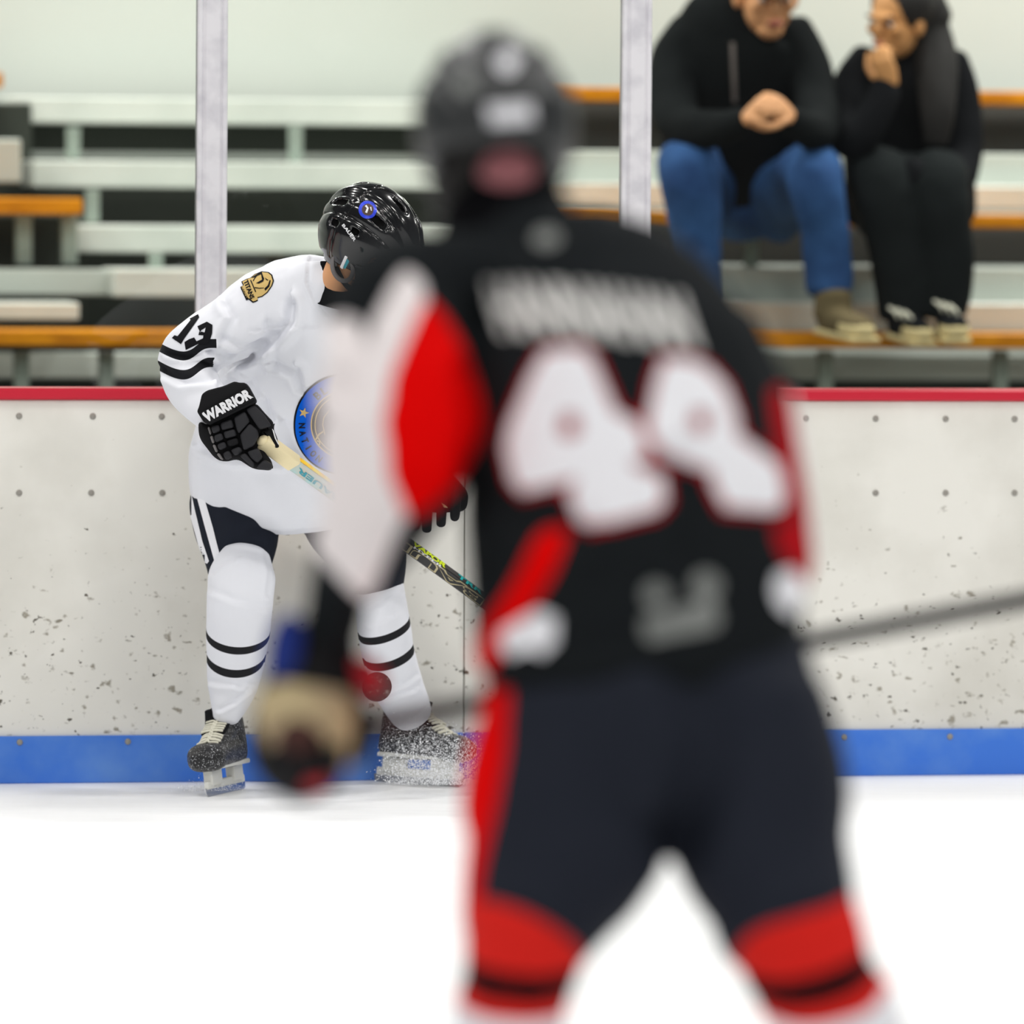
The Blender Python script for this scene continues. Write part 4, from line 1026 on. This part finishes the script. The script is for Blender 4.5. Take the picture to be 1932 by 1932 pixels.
hole_a = z5([(575, 850), (620, 850), (640, 920), (600, 950), (560, 930)])
four_b = z5([(1080, 560), (1200, 560), (1300, 600), (1390, 700), (1450, 860), (1455, 950), (1540, 1010), (1660, 1100), (1690, 1200), (1690, 1310), (1640, 1340), (1400, 1320), (1340, 1200), (1330, 1130), (1180, 1080), (1080, 1040), (1020, 960), (1010, 850), (1040, 680)])
hole_b = z5([(1240, 835), (1290, 835), (1305, 890), (1275, 920), (1235, 890)])
decal('number_edge', jt4, loops_edges([grow_poly(four_a, 12)]) , M['num_red'], j44, 14, .003, 'red outline of the left numeral')
decal('number_edge', jt4, loops_edges([grow_poly(four_b, 12)]), M['num_red'], j44, 14, .003, 'red outline of the right numeral')
decal('number', jt4, loops_edges([four_a, grow_poly(hole_a, 5)]), M['print_white'], j44, 12, .006, 'white left numeral 4')
decal('number', jt4, loops_edges([four_b, grow_poly(hole_b, 5)]), M['print_white'], j44, 12, .006, 'white right numeral 4')
# name bar: slanted letters, the row drooping to the right
def bar(u, v_):
    t = (u - 912) / 408
    return u + v_ * 36, 528 + 10 * math.sin(t * PI * .5) * t + 26 * t * t + v_ * 108
E = []
for (a, b) in text_edges('HANNAHAN', .045):
    E.append((bar(912 + 372 * a[0], 1 - a[1]), bar(912 + 372 * b[0], 1 - b[1])))
decal('name_lettering', jt4, E, M['name_white'], j44, 9, .004, 'white name lettering')
decal('hem_print', jt4, loops_edges([[(1212, 1166), (1345, 1128), (1358, 1165), (1350, 1185), (1228, 1212), (1214, 1196)], circle_pts(1238, 1122, 24, n=16), circle_pts(1331, 1106, 26, n=16)]), M['print_grey'], j44, 10, .004, 'grey hem print')
decal('hem_piece', jt4, loops_edges([[(950, 1190), (985, 1170), (1020, 1152), (1052, 1165), (1050, 1210), (1025, 1238), (1000, 1225), (965, 1240), (945, 1215)]]), M['print_white'], j44, 10, .004, 'white hem stripe end')
decal('hem_piece', jt4, loops_edges([[(1462, 1085), (1490, 1075), (1512, 1095), (1508, 1140), (1488, 1162), (1466, 1145), (1455, 1115)]]), M['print_white'], j44, 10, .004, 'white hem stripe end on the far side')
decal('collar_tag', jt4, loops_edges([circle_pts(1032, 452, 26, 18, 16)]), M['print_grey'], j44, 8, .004, 'grey collar print')
# -- collar, hair, neck
mk('collar', limb(D44, [(960, 452, .25, 136, .11), (955, 405, .26, 122, .10), (952, 362, .27, 108, .09)], rnd=False), M['black_cloth'], p44, label='black high collar')
hair = mk('hair', limb(D44, [(940, 210, .27, 118, .10), (938, 275, .265, 134, .095), (936, 335, .275, 130, .08), (940, 362, .29, 112, .07)], e=2.4), M['hair'], p44)
nv_, nF = limb(D44, [(955, 285, .205, 50, .032), (956, 318, .200, 58, .036), (955, 352, .205, 48, .032)])
mk('nape', (nv_, nF), M['skin_pink'], p44, label='bare pink nape below the helmet')
# -- helmet
h44, ht4 = helmet(p44, H4, F4, U4, M['shell_matte'], 1.06, ridge=.9)
decal('sticker', ht4, loops_edges([[(918, 200), (1000, 196), (1006, 230), (924, 236)]]), M['print_white'], h44, 8, .003, 'white label on the back of the helmet')
decal('sticker', ht4, loops_edges([circle_pts(957, 120, 20, n=16)]), M['print_white'], h44, 6, .003, 'white round sticker on the crown')  # lamp highlight on the shell, painted as a white disc
decal('sticker', ht4, loops_edges([circle_pts(880, 160, 20, n=16)]), M['print_grey'], h44, 6, .003, 'grey round sticker')  # fainter glint, painted as a grey disc
f_, r_, u_ = frame(F4, U4); hw_ = lambda a, b, c: H4 + f_ * a + r_ * b + u_ * c
cg = []
for zz, rr in ((.02, .150), (-.03, .158), (-.08, .16), (-.13, .14)):
    cg.append(tube([hw_(rr * math.cos(t), rr * .76 * math.sin(t), zz) for t in np.linspace(-1.5, 1.5, 11)], .0025, 6, 1))
for t in (-.8, -.4, 0, .4, .8):
    cg.append(tube([hw_(r2 * math.cos(t), r2 * .76 * math.sin(t), z2_) for z2_, r2 in ((.02, .150), (-.05, .160), (-.13, .14))], .0025, 6, 2))
mk('face_cage', join(cg), M['cage'], h44, label='wire face cage')
# -- pants
v, F, n = fuse([limb(D44, hip4, seg=40), limb(D44, leg4l, seg=36), limb(D44, leg4r, seg=36)], .009, 5)
v = folds(v, n, [([(1300, 1240), (1345, 1400), (1290, 1560)], 60, .018), ([(1275, 1240), (1300, 1400), (1275, 1570)], 45, .008), ([(950, 1290), (1100, 1265), (1250, 1250)], 26, .008)])
v = wrinkle(v, n, .005, 5.0, seed=8)
side_red = [(980, 1220), (962, 1290), (958, 1400), (938, 1520), (910, 1640), (900, 1720), (930, 1790), (700, 1790), (700, 1220)]
pants = panels(v, F, 'pants', M['pants_black'], p44, [('side_stripe', M['red_cloth'], 'red side stripe of the pants', lambda x, y, c: inpoly(x, y, side_red))])
# -- socks
def sock44(st_, slope, label):
    v, F, n = fuse([limb(D44, st_, seg=32)], .008, 3)
    ys = [q[1] for q in st_]
    def S(x, y, c):
        d = (c - A_CAM) @ A_CF
        ctr = np.interp(y, ys, [q[0] for q in st_]); hw = np.interp(y, ys, [q[3] for q in st_]); ax = np.interp(y, ys, [D44 + q[2] for q in st_])
        q = np.clip((x - ctr) / hw, -1, 1)
        return y - slope * (x - ctr) - 34 * np.sqrt(1 - q * q) * np.sign(ax - d)
    band_ = lambda lo, hi: (lambda x, y, c: (S(x, y, c) > lo) & (S(x, y, c) < hi))
    s_ = panels(v, F, 'sock', M['sock_red'], p44, [('sock_band', M['print_white'], 'thin white sock band', band_(1800, 1808)), ('sock_band', M['black_cloth'], 'black sock band', band_(1808, 1858)),
        ('sock_band', M['print_white'], 'white lower sock', band_(1895, 3000))])
    s_['label'] = label
sock44(sock4l, .10, 'red sock with black and white bands, left in the frame')
sock44(sock4r, -.22, 'red sock with black and white bands, right in the frame')
o1 = P(945, 2175, D44 + .03); o2 = P(1715, 2175, D44 + .03)
skate(p44, (o1.x, o1.y - .02, 0), (-.35, .94, 0), 0, M['boot'], laces=False)
skate(p44, (o2.x, o2.y - .02, 0), (.35, .94, 0), 0, M['boot'], laces=False)
# -- gloves
DH = D44 + .06
gv, gF, gn = fuse([limb(DH, [(612, 1205, .02, 66, .06), (600, 1260, .02, 80, .07), (585, 1320, .0, 98, .07), (575, 1400, -.01, 108, .065), (580, 1450, .0, 92, .055), (590, 1478, .0, 60, .04)], e=2.3)], .008, 3)
g44 = mk('glove', (gv, gF), M['glove_black'], p44, label='black glove with worn tan palm gripping the stick end')
gt = bvh(gv, gF)
decal('palm', gt, loops_edges([[(486, 1310), (540, 1288), (600, 1296), (648, 1305), (664, 1345), (660, 1430), (640, 1466), (622, 1440), (612, 1390), (585, 1362), (548, 1372), (530, 1400), (512, 1412), (490, 1375)]]), M['tan'], g44, 10, .005, 'worn tan palm')
mk('palm_pad', ellipsoid(P(562, 1392, DH - .075), CR * .032, CF * .012, CU * .03), M['brown'], g44, label='dark brown palm pad')
mk('cuff_panel', slab([(498, 1275), (506, 1200), (525, 1162), (560, 1150), (575, 1200), (562, 1270), (530, 1292)], DH - .03, .06, .016, 3), M['glove_blue'], g44, label='blue cuff panel')
mk('cuff_panel', slab([(655, 1250), (690, 1235), (722, 1262), (728, 1300), (700, 1325), (668, 1300)], DH, .04, .012, 3), M['glove_red'], g44, label='red glove side')
mk('fingertip', ellipsoid(P(592, 1472, DH - .03), CR * .022, CF * .018, CU * .018), M['glove_red'], g44, label='red fingertip')
for k in range(4):
    a, b = 520 + 32 * k, 1440 + 8 * math.sin(k)
    mk('finger', limb(DH, [(a, b - 20, .06, 19, .018), (a + 6, b + 10, .02, 19, .018), (a + 14, b, -.05, 18, .017), (a + 16, b - 28, -.075, 15, .015)], seg=12), M['glove_black'], g44)
mk('thumb', limb(DH, [(668, 1330, .0, 22, .02), (690, 1380, -.03, 22, .02), (672, 1430, -.05, 19, .018)], seg=12), M['glove_black'], g44)
g44b = mk('glove', limb(D44, [(1440, 1160, .50, 56, .05), (1432, 1190, .53, 62, .055), (1425, 1228, .545, 52, .05), (1425, 1250, .545, 36, .04)], e=2.3), M['glove_black'], p44, label='black glove hidden in front of the body')
# ------------------------------------------------------------------ his stick
s0 = P(566, 1398, DH - .075); s1 = P(690, 1362, DH + .03); s2 = P(2480, 1028, D44 + 1.15)
ax = (s2 - P(640, 1378, DH + .02)).normalized(); s0 = P(640, 1378, DH + .02) - ax * .07
stick2 = empty('hockey_stick', Vector((s2.x, s2.y, 0)), 'blurred dark stick held level by the near player, crossing to the right edge', 'stick')
shv, a2, b2, c2 = stick_shaft(s0, s2, .030, .020, -CF)
mk('shaft', shv, M['stick_black'], stick2, smooth=False)
gv2, *_ = stick_shaft(s0 - ax * .004, s0 + ax * .12, .034, .026, -CF)
mk('grip_tape', gv2, M['brown'], stick2, label='dark taped grip')
mk('stick_blade', loft3([(*s2, .012, .02), (*(s2 + ax * .08 + CU * .03), .006, .032), (*(s2 + ax * .18 + CU * .10), .005, .034), (*(s2 + ax * .26 + CU * .18), .004, .026)], seg=16, e=3), M['stick_black'], stick2)

# ================================================================== two spectators in the stand
DM = 24.6
g = P(1400, 560, DM); g.z = uz(1420, 640, V1)[1]
man = empty('person', g, 'seated man in black hooded jacket and blue jeans with clasped hands', 'person')
mh = P(1446, -12, DM - .08); mf, mu = cdir(.25, -.25, 1), cdir(.05, 1, .28)
m_torso = [(1385, 380, .25, 125, .14), (1388, 300, .22, 142, .15), (1390, 200, .12, 140, .15), (1392, 110, .04, 138, .14), (1400, 50, .0, 118, .11), (1420, 15, -.02, 66, .08)]
m_al = [(1310, 65, .02, 52, .08), (1272, 120, -.02, 48, .07), (1266, 190, -.12, 46, .065), (1290, 240, -.25, 42, .06), (1350, 244, -.36, 36, .05), (1400, 230, -.42, 30, .045)]
m_ar = [(1490, 65, .02, 48, .08), (1528, 130, -.02, 42, .07), (1540, 200, -.12, 42, .065), (1545, 245, -.25, 38, .06), (1520, 245, -.36, 32, .05), (1488, 225, -.42, 28, .045)]
m_ll = [(1345, 395, .22, 70, .09), (1310, 345, -.02, 66, .09), (1300, 305, -.24, 60, .085), (1302, 340, -.30, 60, .08), (1310, 420, -.28, 52, .065), (1316, 500, -.25, 46, .06), (1320, 565, -.24, 40, .055)]
m_lr = [(1450, 395, .22, 70, .09), (1505, 350, -.02, 64, .09), (1534, 318, -.24, 56, .085), (1540, 355, -.30, 54, .08), (1556, 430, -.28, 48, .065), (1562, 500, -.25, 47, .065), (1563, 545, -.25, 44, .06)]
hands = []
for wp, k, off in ((P(1408, 226, DM - .46), 1, 0), (P(1492, 222, DM - .46), -1, .01)):
    hands += hand_parts(wp, cdir(.62 * k, .42, .42), cdir(-.45 * k, .2, .85), k if k < 0 else 1, 1.25)
body = [limb(DM, s_, k) for s_, k in ((m_torso, .8), (m_al, .68), (m_ar, .68), (m_ll, .72), (m_lr, .72))] + hands
body.append(limb(DM, [(1418, 40, -.02, 36, .055), (1435, 15, -.05, 36, .055), (1446, 0, -.07, 36, .055)])); body += head_parts(mh, mf, mu, 1.28)
v, F, n = fuse(body, .0055, 2); mk('body', (v, F), M['skin'], man, label='bare face and clasped hands')
face_bits(mh, mf, mu, man, 1.28)
v, F, n = fuse([limb(DM, m_torso, seg=36), limb(DM, m_al), limb(DM, m_ar), limb(DM, [(1400, 60, .04, 90, .09), (1418, 28, .03, 88, .09), (1428, 10, .05, 70, .08)])], .009, 4)
v = wrinkle(v, n, .008, 6, seed=1); jk = mk('jacket', (v, F), M['jacket'], man)
jtm = bvh(v, F)
decal('drawstring', jtm, loops_edges([thick_line([(1382, 80), (1384, 130), (1386, 192)], 9)]), M['cord'], jk, 6, .006, 'grey hood drawstring')
v, F, n = fuse([limb(DM, m_ll), limb(DM, m_lr), limb(DM, [(1340, 395, .22, 60, .09), (1395, 395, .24, 70, .11), (1455, 395, .22, 60, .09)], V0=CU)], .008, 4)
v = wrinkle(v, n, .006, 8, seed=5); mk('jeans', (v, F), M['jean'], man)
f_, r_, u_ = frame(mf, mu)
mk('hair', ellipsoid(mh + u_ * .06 - f_ * .035, r_ * .112, f_ * .122, u_ * .115), M['hair'], man)
mk('cap', join([ellipsoid(mh + u_ * .085 - f_ * .005, r_ * .118, f_ * .136, u_ * .085), ellipsoid(mh + u_ * .05 + f_ * .15, r_ * .098, f_ * .09, u_ * .012)]), M['jacket'], man, label='dark cap')
def shoe(parent, d, px, py, dx, dy, hw, ln, mat, toe, name='shoe', hgt=.12, label=None, collar=True, cw=1.0):
    "shoe: ankle at (px, py), toe offset (dx, dy) px towards the camera by ln metres"
    base = P(px, py, d); tip = P(px + dx, py + dy, d - ln); dirv = tip - base
    rows = [(*(base - dirv * .18), hw * .8, .04), (*(base + dirv * .1), hw * .95, .05), (*(base + dirv * .5), hw, .042), (*(base + dirv * .85), hw, .034), (*(base + dirv * 1.0), hw * .7, .026)]
    parts = [loft3(rows, V0=Vector((0, 0, 1)), e=2.4)]
    if collar: parts.append(loft3([(*(base + CU * .02), hw * .95 * cw, .05), (*(base + CU * hgt), hw * .85 * cw, .056)], V0=CF))
    v, F, n = fuse(parts, .006, 3); s_ = mk(name, (v, F), mat, parent, label=label)
    if toe:
        mk('toe_cap', loft3([(*(base + dirv * .62 - CU * .008), hw * 1.06, .036), (*(base + dirv * .85 - CU * .010), hw * 1.05, .033), (*(base + dirv * 1.02 - CU * .012), hw * .75, .025)], V0=Vector((0, 0, 1)), e=2.4), toe, s_, label='cream rubber toe')
        mk('sole', xform(bevel_box((dirv.length * 1.28, hw * 2.1, .018), .006), Matrix.Translation(base + dirv * .45 - Vector((0, 0, .04))) @ Matrix((dirv.normalized(), Vector((0, 0, 1)).cross(dirv).normalized(), dirv.normalized().cross(Vector((0, 0, 1)).cross(dirv).normalized()))).transposed().to_4x4()), toe, s_, smooth=False, label='pale sole')
    return s_
shoe(man, DM - .24, 1322, 610, 4, 10, .045, .16, M['olive'], M['cream'], label='olive shoe behind the near player')
shoe(man, DM - .26, 1572, 604, 58, 14, .055, .16, M['olive'], M['cream'], hgt=.085, cw=1.3, label='olive suede shoe with cream toe')

DWm = 24.7
g = P(1720, 560, DWm); g.z = man.location.z
woman = empty('person', g, 'seated woman in long black coat with dark hair resting her chin on her hand', 'person')
wh = P(1694, 40, DWm - .10); wf, wu = cdir(-.62, -.12, .75), cdir(.06, 1, .12)
w_torso = [(1715, 400, .22, 128, .15), (1716, 310, .18, 126, .15), (1712, 220, .10, 124, .14), (1712, 150, .04, 118, .13), (1714, 105, .02, 92, .10), (1708, 78, .0, 48, .07)]
w_ar = [(1640, 120, .0, 42, .07), (1602, 165, -.06, 38, .065), (1596, 230, -.18, 40, .06), (1612, 268, -.28, 40, .06), (1645, 225, -.32, 36, .05), (1672, 165, -.30, 30, .042)]
w_al = [(1785, 120, .02, 44, .07), (1812, 200, .0, 40, .065), (1818, 300, -.05, 38, .06), (1790, 345, -.18, 38, .055), (1720, 330, -.30, 32, .05)]
w_l1 = [(1680, 400, .2, 70, .09), (1660, 350, -.05, 66, .09), (1655, 320, -.24, 60, .085), (1668, 370, -.30, 58, .08), (1690, 460, -.28, 54, .07), (1702, 540, -.26, 52, .065), (1706, 590, -.25, 50, .06)]
w_l2 = [(1760, 400, .2, 70, .09), (1765, 355, -.05, 66, .09), (1770, 330, -.24, 58, .085), (1776, 380, -.30, 56, .08), (1786, 470, -.28, 52, .07), (1786, 540, -.26, 50, .065), (1784, 586, -.25, 46, .06)]
hands = hand_parts(P(1682, 160, DWm - .31), cdir(-.35, .85, .15), cdir(-.45, -.1, .9), -1, 1.1)
body = [limb(DWm, s_, k) for s_, k in ((w_torso, .8), (w_ar, .68), (w_al, .68), (w_l1, .7), (w_l2, .7))] + hands
body.append(limb(DWm, [(1706, 95, .0, 32, .05), (1700, 70, -.04, 32, .05), (1696, 50, -.06, 32, .05)])); body += head_parts(wh, wf, wu, 1.12)
v, F, n = fuse(body, .0055, 2); mk('body', (v, F), M['skin_warm'], woman, label='face and hand held to the chin')
face_bits(wh, wf, wu, woman, 1.12)
v, F, n = fuse([limb(DWm, w_torso, seg=36), limb(DWm, w_ar), limb(DWm, w_al)], .009, 4)
v = wrinkle(v, n, .008, 6, seed=11); ct = mk('coat', (v, F), M['coat'], woman)
v, F, n = fuse([limb(DWm, w_l1), limb(DWm, w_l2), limb(DWm, [(1670, 400, .2, 60, .09), (1720, 400, .22, 70, .11), (1775, 400, .2, 60, .09)], V0=CU), limb(DWm, [(1690, 330, -.1, 70, .1), (1715, 420, -.2, 90, .08), (1735, 520, -.23, 84, .06)])], .009, 4)
v = wrinkle(v, n, .006, 7, seed=6); mk('trousers', (v, F), M['trousers'], woman)
f_, r_, u_ = frame(wf, wu)
v, F, n = fuse([ellipsoid(wh + u_ * .055 - f_ * .030, r_ * .112, f_ * .114, u_ * .112), limb(DWm, [(1722, 0, -.06, 40, .06), (1752, 60, -.03, 42, .07), (1765, 130, -.08, 42, .05), (1768, 210, -.12, 34, .035), (1765, 270, -.12, 24, .02)]),
                limb(DWm, [(1700, -30, -.04, 46, .07), (1730, -6, -.04, 46, .08), (1756, 40, -.02, 44, .08)])], .007, 3)
mk('hair', (wrinkle(v, n, .004, 14, (1, 1, .2)), F), M['hair'], woman, label='long dark hair')
a = shoe(woman, DWm - .27, 1700, 612, 42, 12, .048, .13, M['coat'], M['cream'], hgt=.05, label='black canvas shoe with cream toe, nearer the man')
b = shoe(woman, DWm - .27, 1788, 606, 16, 14, .048, .13, M['coat'], M['cream'], hgt=.05, label='black canvas shoe with cream toe, farther from the man')
for q, (cx, cy) in ((a, (1690, 590)), (b, (1775, 578))):
    for k in range(3):
        mk('lace', tube([P(cx + 14 * k - 12, cy + 4 * k - 10, DWm - .345 - .008 * k), P(cx + 14 * k, cy + 4 * k, DWm - .36 - .01 * k), P(cx + 14 * k + 4, cy + 4 * k + 9, DWm - .355 - .01 * k)], .006, 8, 2), M['lace'], q, label='white lace')
